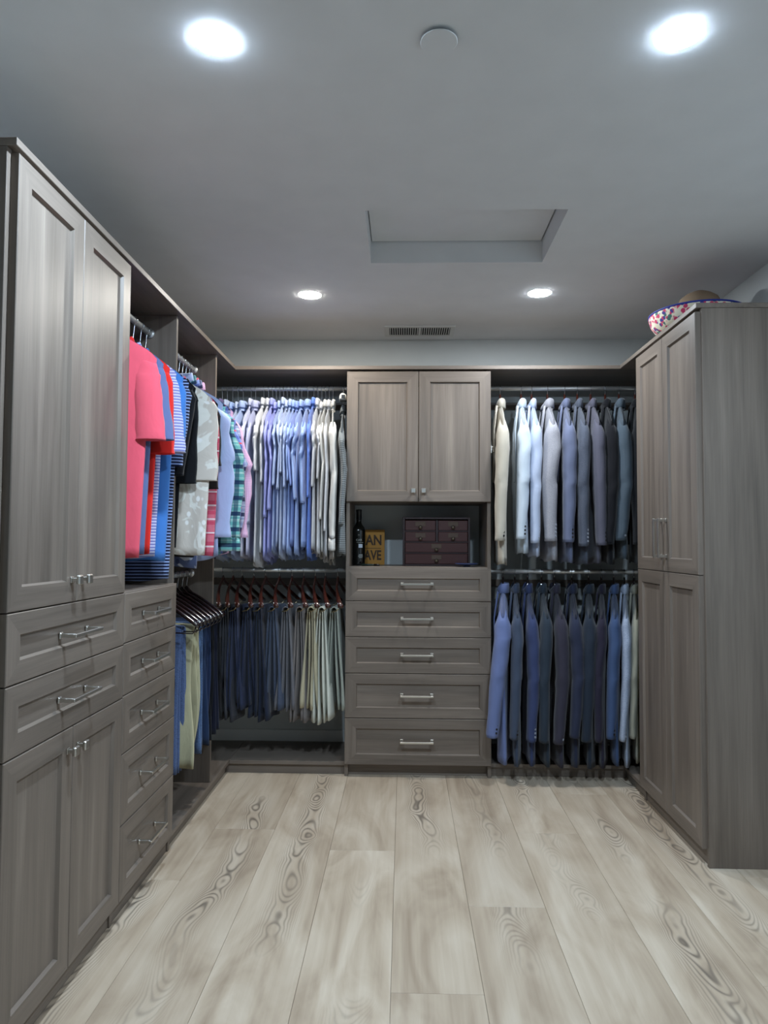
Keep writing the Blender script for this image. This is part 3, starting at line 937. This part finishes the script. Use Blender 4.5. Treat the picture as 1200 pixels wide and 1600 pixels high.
for i, (x, fb, sl, cu, hm, lab) in enumerate(SHIRTS):
    gaps = [abs(x - o) for o in xs_ if o != x]
    T = max(.0085, min(.015, .42 * min(gaps)))
    dx = rg0.uniform(-.022, .022) + (.10 if i == 0 else .0)
    rz = rot_for(dx)
    dress_shirt((x, ROD_Y, ROD_Z), rz, lab, FB[fb], T, 100 + i, sl, .0, None, cu, hem=hm, rv=.024 if i in (6, 18, 20) else None, zn=-.112 + rg0.uniform(-.016, .012), svm=2.3 if i == 0 else 1.0, ph=1.0 + .22 * i, elbow=.012 * math.sin(i * .55 + .5) + rg0.uniform(-.004, .004))
    slim_hanger((x, ROD_Y, ROD_Z), rz, 'hanger inside ' + lab, VELVET, HB)
x = -0.334
t = dress_shirt((x, ROD_Y, ROD_Z - .03), rot_for(.04), 'grey and white striped shirt half hidden behind the centre cabinet edge', FB['grey_stripe'], .014, 301, .60, 0, None, False, hem=-.87)
slim_hanger((x, ROD_Y, ROD_Z), rot_for(.02), 'dark slim hanger holding the grey striped shirt beside the centre cabinet', BLACKP, HB)

# ---- tops over the drawer cabinet
G1 = [  # Y, cloth, hem, sleeve end, outer reach, half-width, label, polo
    (2.365, fabric('coral_jersey', (232, 92, 110), wrinkle=.35), -.90, -.50, .218, .158, 'coral pink short-sleeved T-shirt hanging next to the tall cabinet', False),
    (2.432, fabric('slate_jersey', (98, 112, 156), wrinkle=.35), -.89, -.49, .226, .150, 'slate blue short-sleeved T-shirt right behind the coral one', False),
    (2.500, fabric('red_jersey', (232, 48, 42), wrinkle=.35), -.886, -.53, .205, .148, 'bright red polo shirt between slate blue and striped tops', True),
    (2.572, fabric('lilac_stripe', (128, 136, 196), 'hstripe', (202, 206, 232), wrinkle=.35), -.90, -.515, .222, .140, 'lilac and white fine-striped polo shirt behind the red one', True),
    (2.655, fabric('azure_jersey', (72, 130, 204), wrinkle=.35), -.914, -.47, .195, .150, 'azure blue polo shirt with a slit hem, behind the striped polo', True),
    (2.725, fabric('navy_stripe', (18, 24, 52), 'hstripe', (140, 160, 206), scale=1.1, wrinkle=.35), -.985, -.55, .160, .142, 'navy T-shirt with fine pale stripes, the longest over the drawer cabinet', False),
    (2.785, fabric('black_jersey', (18, 18, 24), wrinkle=.35), -.93, -.58, .150, .105, 'black short-sleeved T-shirt against the bay divider', False),
]
for i, (y, m, hm, se, uo, wb, lab, polo) in enumerate(G1):
    tee((ROD_X, y, ROD_Z), 0.0, lab, m, .021, 400 + i, hm, se, uo, wb, None, polo, name='polo_shirt' if polo else 't_shirt')
    slim_hanger((ROD_X, y, ROD_Z), 0.0, 'dark slim hanger with chrome hook holding the ' + ' '.join(lab.split()[:3]) + ' top', BLACKP, 'slim hangers over the drawer cabinet', zneck=-.112, span=.15, slope=.58)

# ---- shirts in the left hanging bay
LEAF1 = fabric('stone_leaf', (240, 236, 226), 'leaf', (212, 202, 190), (246, 243, 238))
LEAF2 = fabric('navy_leaf', (206, 210, 222), 'leaf', (92, 104, 142), (60, 70, 108))
BLACKC = fabric('black_cotton', (16, 17, 22))
G2 = [
    ('tee', 2.918, BLACKC, 'black short-sleeved shirt right after the bay divider', dict(hem=-.86, slend=-.60, uo=.162, Wb=.105, Wsh=.165)),
    ('tee', 2.960, LEAF1, 'stone-coloured leaf-print shirt with wide half sleeves', dict(hem=-.892, slend=-.585, uo=.232, Wb=.214, sw=.070, Wsh=.212)),
    ('tee', 3.020, fabric('brown_black', (34, 28, 28)), 'dark brown-black half-sleeved shirt behind the stone leaf-print shirt', dict(hem=-.90, slend=-.615, uo=.228, Wb=.15)),
    ('tee', 3.066, LEAF2, 'white and navy leaf-print shirt in the left bay', dict(hem=-.95, slend=-.55, uo=.205, Wb=.15)),
    ('tee', 3.112, fabric('pink_madras', (226, 120, 140), 'madras', (206, 70, 100), (240, 214, 220)), 'pink and red madras check shirt, low hem showing', dict(hem=-.905, slend=-.50, uo=.190, Wb=.208)),
    ('tee', 3.158, BLACKC, 'black shirt between madras and light blue shirts', dict(hem=-.88, slend=-.50, uo=.20, Wb=.15)),
    ('dress', 3.206, fabric('light_blue_poplin', (182, 198, 238)), 'light blue long-sleeved shirt beside the teal plaid one', dict(slen=.70, spread=.030, hem=-.90)),
    ('dress', 3.256, fabric('teal_plaid', (120, 190, 186), 'plaid', (28, 46, 84), (206, 232, 226)), 'teal, white and navy plaid long-sleeved shirt', dict(slen=.70, spread=.060, hem=-.90, cuff=True)),
    ('dress', 3.306, fabric('blue_red_plaid', (150, 168, 226), 'madras', (84, 100, 178), (214, 80, 96)), 'blue and lilac plaid shirt with red lines, behind the teal plaid', dict(slen=.62, spread=.050, hem=-.90)),
    ('dress', 3.354, fabric('navy_plaid', (150, 160, 196), 'plaid', (30, 38, 76), (214, 218, 232)), 'navy and pale blue plaid shirt beside the pink gingham', dict(slen=.68, spread=.050, hem=-.90)),
    ('dress', 3.402, fabric('pink_gingham', (238, 206, 228), 'gingham', (206, 150, 196)), 'pink gingham long-sleeved shirt, last before the corner', dict(slen=.70, spread=.062, hem=-.90)),
]
for i, (k, y, m, lab, kw) in enumerate(G2):
    kw = dict(kw)
    if k == 'tee':
        tee((ROD_X, y, ROD_Z), 0.0, lab, m, .0165, 500 + i, group=None, polo=True, name='short_sleeved_shirt', **kw)
    else:
        dress_shirt((ROD_X, y, ROD_Z), 0.0, lab, m, .0165, 500 + i, **kw)
    slim_hanger((ROD_X, y, ROD_Z), 0.0, 'slim dark hanger holding the ' + ' '.join(lab.split()[:5]).rstrip(','), BLACKP, 'slim hangers in the left bay', zneck=-.112, span=.15, slope=.58)

# ---- blazers, upper row
def dull(c, k=.25):
    g = c[0] * .3 + c[1] * .5 + c[2] * .2
    return tuple(x * (1 - k) + g * k for x in c)
def bz(name, col, heather=None, **kw):
    col = dull(col); heather = dull(heather) if heather else None
    return fabric(name, col, 'heather' if heather else None, heather, wrinkle=.22, **kw)
HU, HL = 'wooden hangers on the upper blazer rod', 'wooden hangers on the lower blazer rod'
DKB = simple('dark_button', (26, 24, 26), .35)
PLB = simple('pale_button', (150, 156, 168), .3)
UP = [  # X, cloth, half thickness, cuff shift, hem, sleeve, twist, button, label
    (.520, bz('tan_linen', (196, 186, 166)), .030, -.018, -.95, .625, -.06, DKB, 'tan linen blazer with dark cuff buttons, next to the centre cabinet'),
    (.633, bz('ice_blazer', (196, 212, 228)), .030, -.020, -.895, .615, -.08, DKB, 'icy pale blue blazer, second from the centre cabinet'),
    (.690, bz('lavender_blazer', (180, 196, 228)), .026, -.012, -.91, .635, -.05, PLB, 'pale lavender-blue blazer between icy blue and grey ones'),
    (.775, bz('lilac_grey_blazer', (146, 146, 156), (160, 160, 170)), .036, -.018, -.93, .625, -.05, PLB, 'light lilac-grey blazer, fourth from the centre cabinet'),
    (.868, bz('dusk_blue_blazer', (98, 108, 142)), .032, -.012, -.94, .630, -.10, DKB, 'dusky blue blazer on the upper rod'),
    (.936, bz('slate_blazer', (70, 78, 96), (80, 88, 106)), .028, -.012, -.945, .650, -.06, PLB, 'slate grey-blue blazer with pale cuff buttons, upper rod'),
    (1.008, bz('mauve_grey_blazer', (84, 84, 102)), .030, .005, -.945, .645, -.06, DKB, 'mauve-grey blazer on the upper rod'),
    (1.086, bz('black_blazer', (14, 16, 24)), .030, -.02, -.94, .640, -.13, None, 'black blazer between mauve-grey and steel blue ones'),
    (1.160, bz('steel_blazer', (70, 86, 100)), .034, -.018, -.92, .620, -.20, PLB, 'steel blue-grey blazer near the wardrobe, upper rod'),
    (1.246, bz('midnight_blazer', (12, 15, 22)), .034, -.01, -.94, .640, -.20, None, 'black blazer partly hidden behind the wardrobe door, upper rod'),
]
for i, (x, m, T, cv, hm, sl, tw, bm_, lab) in enumerate(UP):
    blazer((x, ROD_Y, ROD_Z), rot_for(tw), lab, m, T, 600 + i, sl, cv, hm, None, bm_)
    wood_hanger((x, ROD_Y, ROD_Z), rot_for(tw), 'reddish wooden hanger holding the ' + ' '.join(lab.split(',')[0].split()[:6]), DWOOD, HU, zneck=-.042, span=.15, drop=.10, bow=.0, pants=False, peak=.070)
LO = [
    (.533, bz('cornflower_blazer', (100, 118, 176)), .036, -.055, -.970, .625, -.14, DKB, 'cornflower blue blazer reaching over the centre cabinet edge'),
    (.596, bz('slate_navy_blazer', (60, 74, 100)), .026, -.020, -.970, .630, -.09, DKB, 'slate navy blazer, second on the lower rod'),
    (.664, bz('royal_navy_blazer', (50, 64, 112)), .028, -.010, -.965, .640, -.05, PLB, 'royal navy blazer, third on the lower rod'),
    (.738, bz('spruce_blazer', (40, 54, 70)), .028, -.020, -.970, .645, -.05, None, 'dark spruce blue blazer, fourth on the lower rod'),
    (.808, bz('plum_blazer', (52, 50, 68)), .030, -.020, -.980, .650, -.04, PLB, 'dark plum-grey blazer, fifth on the lower rod'),
    (.900, bz('ink_blazer', (40, 48, 76)), .030, -.010, -.975, .620, -.14, None, 'ink blue blazer, sixth on the lower rod'),
    (.990, bz('petrol_blazer', (36, 48, 66)), .030, -.020, -.980, .640, -.24, None, 'petrol blue blazer, seventh on the lower rod'),
    (1.058, bz('aubergine_blazer', (42, 38, 60)), .024, -.020, -.980, .640, -.27, None, 'dark aubergine blazer, eighth on the lower rod'),
    (1.124, bz('denim_blazer', (56, 82, 130)), .028, -.025, -.965, .625, -.27, DKB, 'denim blue blazer beside the pale checked one'),
    (1.180, bz('check_blazer', (176, 190, 214), (130, 146, 176)), .021, -.022, -.972, .635, -.27, PLB, 'pale blue-grey checked blazer on the lower rod'),
    (1.230, bz('khaki_blazer', (150, 148, 128)), .020, -.022, -.955, .620, -.27, None, 'khaki blazer beside the pale checked one'),
    (1.282, bz('olive_blazer', (156, 152, 96)), .021, -.01, -.975, .620, -.27, None, 'olive yellow blazer mostly hidden behind the wardrobe'),
]
for i, (x, m, T, cv, hm, sl, tw, bm_, lab) in enumerate(LO):
    blazer((x, ROD_Y, ROD_Z2), rot_for(tw), lab, m, T, 700 + i, sl, cv, hm, None, bm_, zn=-.095)
    wood_hanger((x, ROD_Y, ROD_Z2), rot_for(tw), 'dark wooden hanger holding the ' + ' '.join(lab.split(',')[0].split()[:6]), EWOOD, HL, zneck=-.038, span=.15, drop=.10, bow=.0, pants=False, peak=.070)

# ---- trousers, back wall
TR = [
    (-0.356, fabric('sage_chino', (150, 156, 146)), -.745, 'sage grey trousers nearest the centre cabinet'),
    (-0.424, fabric('stone_chino', (206, 208, 196)), -.795, 'pale stone trousers, second from the centre cabinet'),
    (-0.478, fabric('khaki_chino', (186, 178, 150)), -.735, 'khaki trousers between pale stone and taupe pairs'),
    (-0.540, fabric('taupe_chino', (122, 116, 114)), -.790, 'taupe trousers, fourth from the centre cabinet'),
    (-0.605, fabric('grey_flannel', (110, 110, 116)), -.745, 'mid-grey trousers between taupe and slate blue pairs'),
    (-0.673, fabric('slate_wool', dull((66, 82, 114), .35)), -.735, 'slate blue trousers, sixth from the centre cabinet'),
    (-0.748, fabric('navy_wool', dull((30, 42, 72), .35)), -.790, 'navy trousers, seventh from the centre cabinet'),
    (-0.812, fabric('deep_navy_wool', dull((34, 46, 82), .35)), -.700, 'short-hanging deep navy trousers, eighth from the centre cabinet'),
    (-0.876, fabric('blue_wool', dull((40, 52, 90), .35)), -.740, 'dark blue trousers, ninth from the centre cabinet'),
    (-0.925, fabric('charcoal_wool', (52, 54, 62)), -.785, 'charcoal trousers, tenth from the centre cabinet'),
    (-0.980, fabric('black_wool', (18, 20, 26)), -.770, 'black trousers next to the bay divider'),
]
HT = 'curved wooden trouser hangers on the lower back rod'
rg1 = random.Random(3)
for i, (x, m, zb, lab) in enumerate(TR):
    rz = rot_for(-.02 + rg1.uniform(-.03, .03) - (.10 if i > 3 else .04))
    trousers((x, ROD_Y, ROD_Z2), rz, lab, m, 800 + i, -.206, zb, .105, .020, 1.0)
    wood_hanger((x, ROD_Y, ROD_Z2), rz, 'curved walnut hanger holding the ' + lab.split(',')[0], DWOOD, HT, zneck=-.042, span=.205, drop=.120, bow=.050)

# ---- jeans and khakis in the left bay
JN = [
    (2.925, fabric('dark_jeans', dull((24, 30, 52), .25)), -.80, 'dark navy jeans at the near end of the lower left rod', .0),
    (2.985, fabric('mid_jeans', dull((64, 82, 122), .25), 'heather', (84, 102, 142)), -.80, 'mid-blue jeans half hidden by the drawer cabinet', .0),
    (3.045, fabric('khaki_cord', (176, 170, 138)), -.79, 'khaki trousers with a kinked leg in the left bay', .0),
    (3.110, fabric('washed_jeans', dull((66, 92, 132), .25), 'heather', (92, 116, 154)), -.77, 'washed blue jeans behind the khaki trousers', .0),
    (3.175, fabric('indigo_jeans', dull((30, 52, 92), .25)), -.76, 'indigo jeans behind the washed blue pair', .0),
    (3.240, fabric('deep_indigo_jeans', dull((26, 44, 84), .25)), -.76, 'deep indigo jeans near the bay divider', .0),
    (3.310, fabric('black_jeans', (18, 20, 26)), -.74, 'black jeans near the bay divider', .0),
    (3.380, fabric('ink_jeans', (22, 26, 44)), -.74, 'ink-dark jeans closest to the bay divider', .0),
]
for i, (y, m, zb, lab, _) in enumerate(JN):
    rz = math.radians(-14 - 1.0 * i)
    trousers((ROD_X, y, ROD_Z2), rz, lab, m, 900 + i, -.215, zb, (.090, .105, .125)[min(i, 2)], .014, 2.6 if i == 2 else .8, None, (.0, .02, .042)[min(i, 2)], .03, name='jeans' if 'jeans' in lab else 'trousers')
    wood_hanger((ROD_X, y, ROD_Z2), rz, 'glossy espresso hanger holding the ' + ' '.join(lab.split()[:3]).replace(' at', '').replace(' near', ''), EWOOD, 'glossy dark hangers on the lower left rod', zneck=-.070, span=.205, drop=.105, bow=.012)

# ------------------------------------------------------------------ things in the niche
NZ = CT
bt = thing('wine_bottle', 'dark wine bottle with a pale sticker and small print standing in the niche', 'bottle', (-0.252, 4.0, NZ))
v, f = lathe_geo([(.030, 0), (.0365, .003), (.0372, .012), (.0372, .175), (.0365, .192), (.031, .212), (.020, .226), (.0150, .238), (.0140, .252), (.0140, .262)], (-0.252, 4.0, NZ), 32)
glassm = simple('dark_glass', (10, 13, 12), .08, spec=.6, coat=.5); mesh_obj('glass', v, f, glassm, bt, True)
v, f = lathe_geo([(.0148, .255), (.0152, .258), (.0150, .300), (.0162, .301), (.0162, .309), (.014, .311)], (-0.252, 4.0, NZ), 24)
mesh_obj('capsule', v, f, simple('black_foil', (16, 24, 32), .35), bt, True)
PRINT = simple('pale_print', (176, 178, 172), .6)
def curved(x0, x1, z0, z1, name, mat, r=.0376):
    V = []; n = 6
    for k in range(n + 1):
        a = (x0 + (x1 - x0) * k / n) / r
        for z in (z0, z1): V.append((-0.252 + r * math.sin(a), 4.0 - r * math.cos(a), NZ + z))
    F = [[2 * k, 2 * k + 2, 2 * k + 3, 2 * k + 1] for k in range(n)]
    return mesh_obj(name, V, F, mat, bt)
curved(.002, .024, .098, .118, 'sticker', simple('white_paper', (206, 214, 226), .7))
curved(-.010, .028, .126, .1275, 'print_line', PRINT)
for k, (a, b) in enumerate(((.004, .024), (.000, .026), (.003, .025))): curved(a, b, .042 + k * .0075, .0455 + k * .0075, 'print_line', PRINT)
def letters(txt, size, loc, parent, mat, name='lettering', ext=.0006, sx=1.0, bold=0.0, align='CENTER'):
    c = bpy.data.curves.new(name, 'FONT'); c.body = txt; c.size = size; c.extrude = ext; c.offset = bold
    c.align_x = align; c.align_y = 'CENTER'
    c.materials.append(mat)
    tmp = bpy.data.objects.new(name, c); COL.objects.link(tmp)
    me = bpy.data.meshes.new_from_object(tmp.evaluated_get(bpy.context.evaluated_depsgraph_get()))
    bpy.data.objects.remove(tmp, do_unlink=True)
    o = bpy.data.objects.new(name, me); COL.objects.link(o); o.parent = parent
    o.location = Vector(loc) - parent.location; o.rotation_euler = (PI / 2, 0, 0); o.scale = (sx, 1, 1)
    return o
letters('CAB', .016, (-0.249, 4.0 - .0376, NZ + .140), bt, PRINT, ext=.0003)
letters('M', .010, (-0.250, 4.0 - .0376, NZ + .168), bt, PRINT, ext=.0003)

sg = thing('sign', 'amber yellow sign with dark capitals standing behind the wine bottle', 'sign', (-0.196, 4.09, NZ))
SIGN = simple('amber_board', (168, 118, 36), .6)
INK = simple('dark_ink', (58, 40, 22), .7)
bx('board', (-0.282, 4.086, NZ + .0005), (-0.110, 4.100, NZ + .200), SIGN, sg, .001)
letters('MAN', .080, (-0.196, 4.0855, NZ + .138), sg, INK, sx=.80, bold=.0022)
letters('CAVE', .076, (-0.196, 4.0855, NZ + .052), sg, INK, sx=.72, bold=.0022)
bx('rule', (-0.262, 4.0852, NZ + .0925), (-0.130, 4.0862, NZ + .0955), INK, sg, 0)

ch = thing('keepsake_chest', 'small red-brown chest of six drawers with label frames standing in the niche', 'chest', (0.178, 4.0, NZ))
MAH = simple('mahogany', (66, 27, 24), .45, bump=.1, bscale=90)
MAHD = simple('mahogany_dark', (40, 20, 22), .45)
LBL = simple('label_frame', (92, 80, 66), .4, .6)
PAP = simple('label_paper', (92, 76, 66), .8)
x0, x1, y0, y1, hh = -0.006, 0.362, 3.915, 4.13, .268
for a, b in (((x0, y0, 0.0005), (x0 + .012, y1, hh)), ((x1 - .012, y0, 0.0005), (x1, y1, hh)), ((x0 + .0122, y0, hh - .012), (x1 - .0122, y1, hh)), ((x0 + .0122, y0, .0005), (x1 - .0122, y1, .011))):
    bx('case_panel', (a[0], a[1], NZ + a[2]), (b[0], b[1], NZ + b[2]), MAHD, ch, .001)
bx('back_panel', (x0 + .0122, y1 - .008, NZ + .011), (x1 - .0122, y1 - .001, NZ + hh - .0122), MAHD, ch, 0)
rows = [(.011, .068), (.074, .128), (.134, .188), (.194, .250)]
xm = (x0 + x1) / 2 + .003
for k, (b0, b1) in enumerate(rows):
    if k: bx('rail', (x0 + .0122, y0 + .001, NZ + rows[k - 1][1]), (x1 - .0122, y0 + .02, NZ + b0), MAHD, ch, 0)
    cols = [(x0 + .013, x1 - .013)] if k < 2 else [(x0 + .013, xm - .007), (xm + .007, x1 - .013)]
    if k >= 2: bx('divider', (xm - .006, y0 + .001, NZ + b0), (xm + .006, y0 + .02, NZ + b1), MAHD, ch, 0)
    for (a0, a1) in cols:
        d = bx('drawer', (a0 + .001, y0 + .003, NZ + b0 + .001), (a1 - .001, y0 + .10, NZ + b1 - .001), MAH, ch, .0015)
        ca, cb = (a0 + a1) / 2, NZ + b1 - .021
        g = [box_geo((ca - .027, y0 + .0005, cb - .011), (ca + .027, y0 + .0032, cb - .009), 0), box_geo((ca - .027, y0 + .0005, cb + .011), (ca + .027, y0 + .0032, cb + .013), 0),
             box_geo((ca - .027, y0 + .0005, cb - .009), (ca - .025, y0 + .0032, cb + .011), 0), box_geo((ca + .025, y0 + .0005, cb - .009), (ca + .027, y0 + .0032, cb + .011), 0)]
        v, f = merge(*g); mesh_obj('label_frame', v, f, LBL, d)
        bx('label_paper', (ca - .0248, y0 + .0016, cb - .0088), (ca + .0248, y0 + .0028, cb + .0108), PAP, d, 0)
        kv, kf = lathe_geo([(.004, 0), (.004, .006), (.0095, .010), (.0105, .014), (.008, .018), (.003, .0195)], (0, 0, 0), 14)
        kv = [(ca + a, y0 + .003 - c, cb - .018 + b) for a, b, c in kv]
        mesh_obj('knob', kv, kf, LBL, d, True)

ds = thing('trinket_dish', 'small blue footed trinket dish at the niche edge in front of the chest', 'dish', (0.333, 3.815, NZ))
v, f = lathe_geo([(.018, .0006), (.019, .003), (.012, .007), (.030, .0095), (.052, .013), (.062, .0175), (.0615, .019), (.050, .0155), (.030, .012), (.003, .011)], (0.333, 3.815, NZ), 36)
mesh_obj('bowl', v, f, simple('blue_enamel', (48, 62, 108), .3), ds, True)
pn = thing('pen', 'dark green pen lying on the niche shelf beside the bottle', 'pen', (-0.18, 3.88, NZ))
v, f = tube_geo([(-0.232, 3.90, NZ + .006), (-0.228, 3.899, NZ + .006), (-0.160, 3.872, NZ + .006)], [.003, .0055, .0055], 10); mesh_obj('barrel', v, f, simple('green_resin', (32, 48, 40), .3), pn, True)
v, f = tube_geo([(-0.160, 3.872, NZ + .006), (-0.135, 3.862, NZ + .006), (-0.131, 3.8605, NZ + .006)], [.006, .006, .003], 10); mesh_obj('cap', v, f, BLACKP, pn, True)

# ------------------------------------------------------------------ white cap hung at the end of the shirt rod
cpx = thing('white_cap', 'white cap with a dark front hanging at the cabinet end of the shirt rod', 'cap', (-0.329, 3.800, 1.985))
V, F = lathe_geo([(.020, .000), (.0205, .010), (.019, .022), (.015, .032), (.009, .037), (.002, .039)], (-0.329, 3.800, 1.975), 20)
V = [(a, 3.80 + (b - 3.80) * 2.4, c) for a, b, c in V]
mesh_obj('crown', V, F, fabric('cap_white', (232, 230, 222)), cpx, True, [[a, c] for a, b, c in V])
bx('brim', (-0.343, 3.748, 1.966), (-0.309, 3.80, 1.9725), BLACKP, cpx, .003)
bx('front_patch', (-0.334, 3.7505, 1.978), (-0.314, 3.756, 1.998), BLACKP, cpx, .002)
v, f = tube_geo([(-0.3256, 3.80, 2.012), (-0.3256, 3.80, 2.03), (-0.3256, 3.86, 2.047)], .002, 6); mesh_obj('loop', v, f, BLACKP, cpx, True)

# ------------------------------------------------------------------ hat on the wardrobe
hc = (1.292, 3.165, CAP1)
ht = thing('straw_hat', 'straw hat with tan crown and upturned floral brim edged in blue on the wardrobe', 'hat', hc)
STRAW = simple('straw', (150, 128, 104), .8, bump=.5, bscale=160)
prof = [(.150, .0010), (.172, .014), (.190, .040), (.198, .066), (.1985, .078), (.194, .080), (.184, .060), (.166, .026), (.145, .008), (.105, .006)]
v, f = lathe_geo(prof, hc, 56, False)
def floral():
    t = NT('floral_cloth')
    tc = t.node('ShaderNodeTexCoord')
    vo = t.node('ShaderNodeTexVoronoi', inp={'Scale': 58.0}); t.link(tc.outputs['Object'], vo.inputs['Vector'])
    sep = t.node('ShaderNodeSeparateColor'); t.link(vo.outputs['Color'], sep.inputs[0])
    petal = t.ramp(sep.outputs[0], [(.0, lin((206, 60, 104))), (.46, lin((206, 60, 104))), (.48, lin((234, 224, 196))), (.66, lin((234, 224, 196))), (.68, lin((70, 116, 110))), (.80, lin((70, 116, 110))), (.82, lin((70, 60, 140)))])
    petal.node.color_ramp.interpolation = 'CONSTANT'
    m = t.ramp(vo.outputs['Distance'], [(.50, (1, 1, 1, 1)), (.68, (0, 0, 0, 1))])
    t.link(t.mix(m, lin((238, 230, 208)), petal), t.b.inputs['Base Color'])
    t.b.inputs['Roughness'].default_value = .8
    return t.m
mesh_obj('brim', v, f, floral(), ht, True)['label'] = 'upturned cream brim with floral print'
ring = [(hc[0] + .1975 * math.cos(2 * PI * k / 48), hc[1] + .1975 * math.sin(2 * PI * k / 48), hc[2] + .0795) for k in range(49)]
v, f = tube_geo(ring, .0045, 8, False); mesh_obj('edging', v, f, simple('blue_binding', (34, 52, 150), .6), ht, True)['label'] = 'blue edging'
v, f = lathe_geo([(.108, .007), (.104, .040), (.101, .090), (.094, .130), (.080, .158), (.056, .176), (.030, .188), (.004, .193)], (hc[0] + .02, hc[1] + .02, hc[2]), 40)
mesh_obj('crown', v, f, STRAW, ht, True)
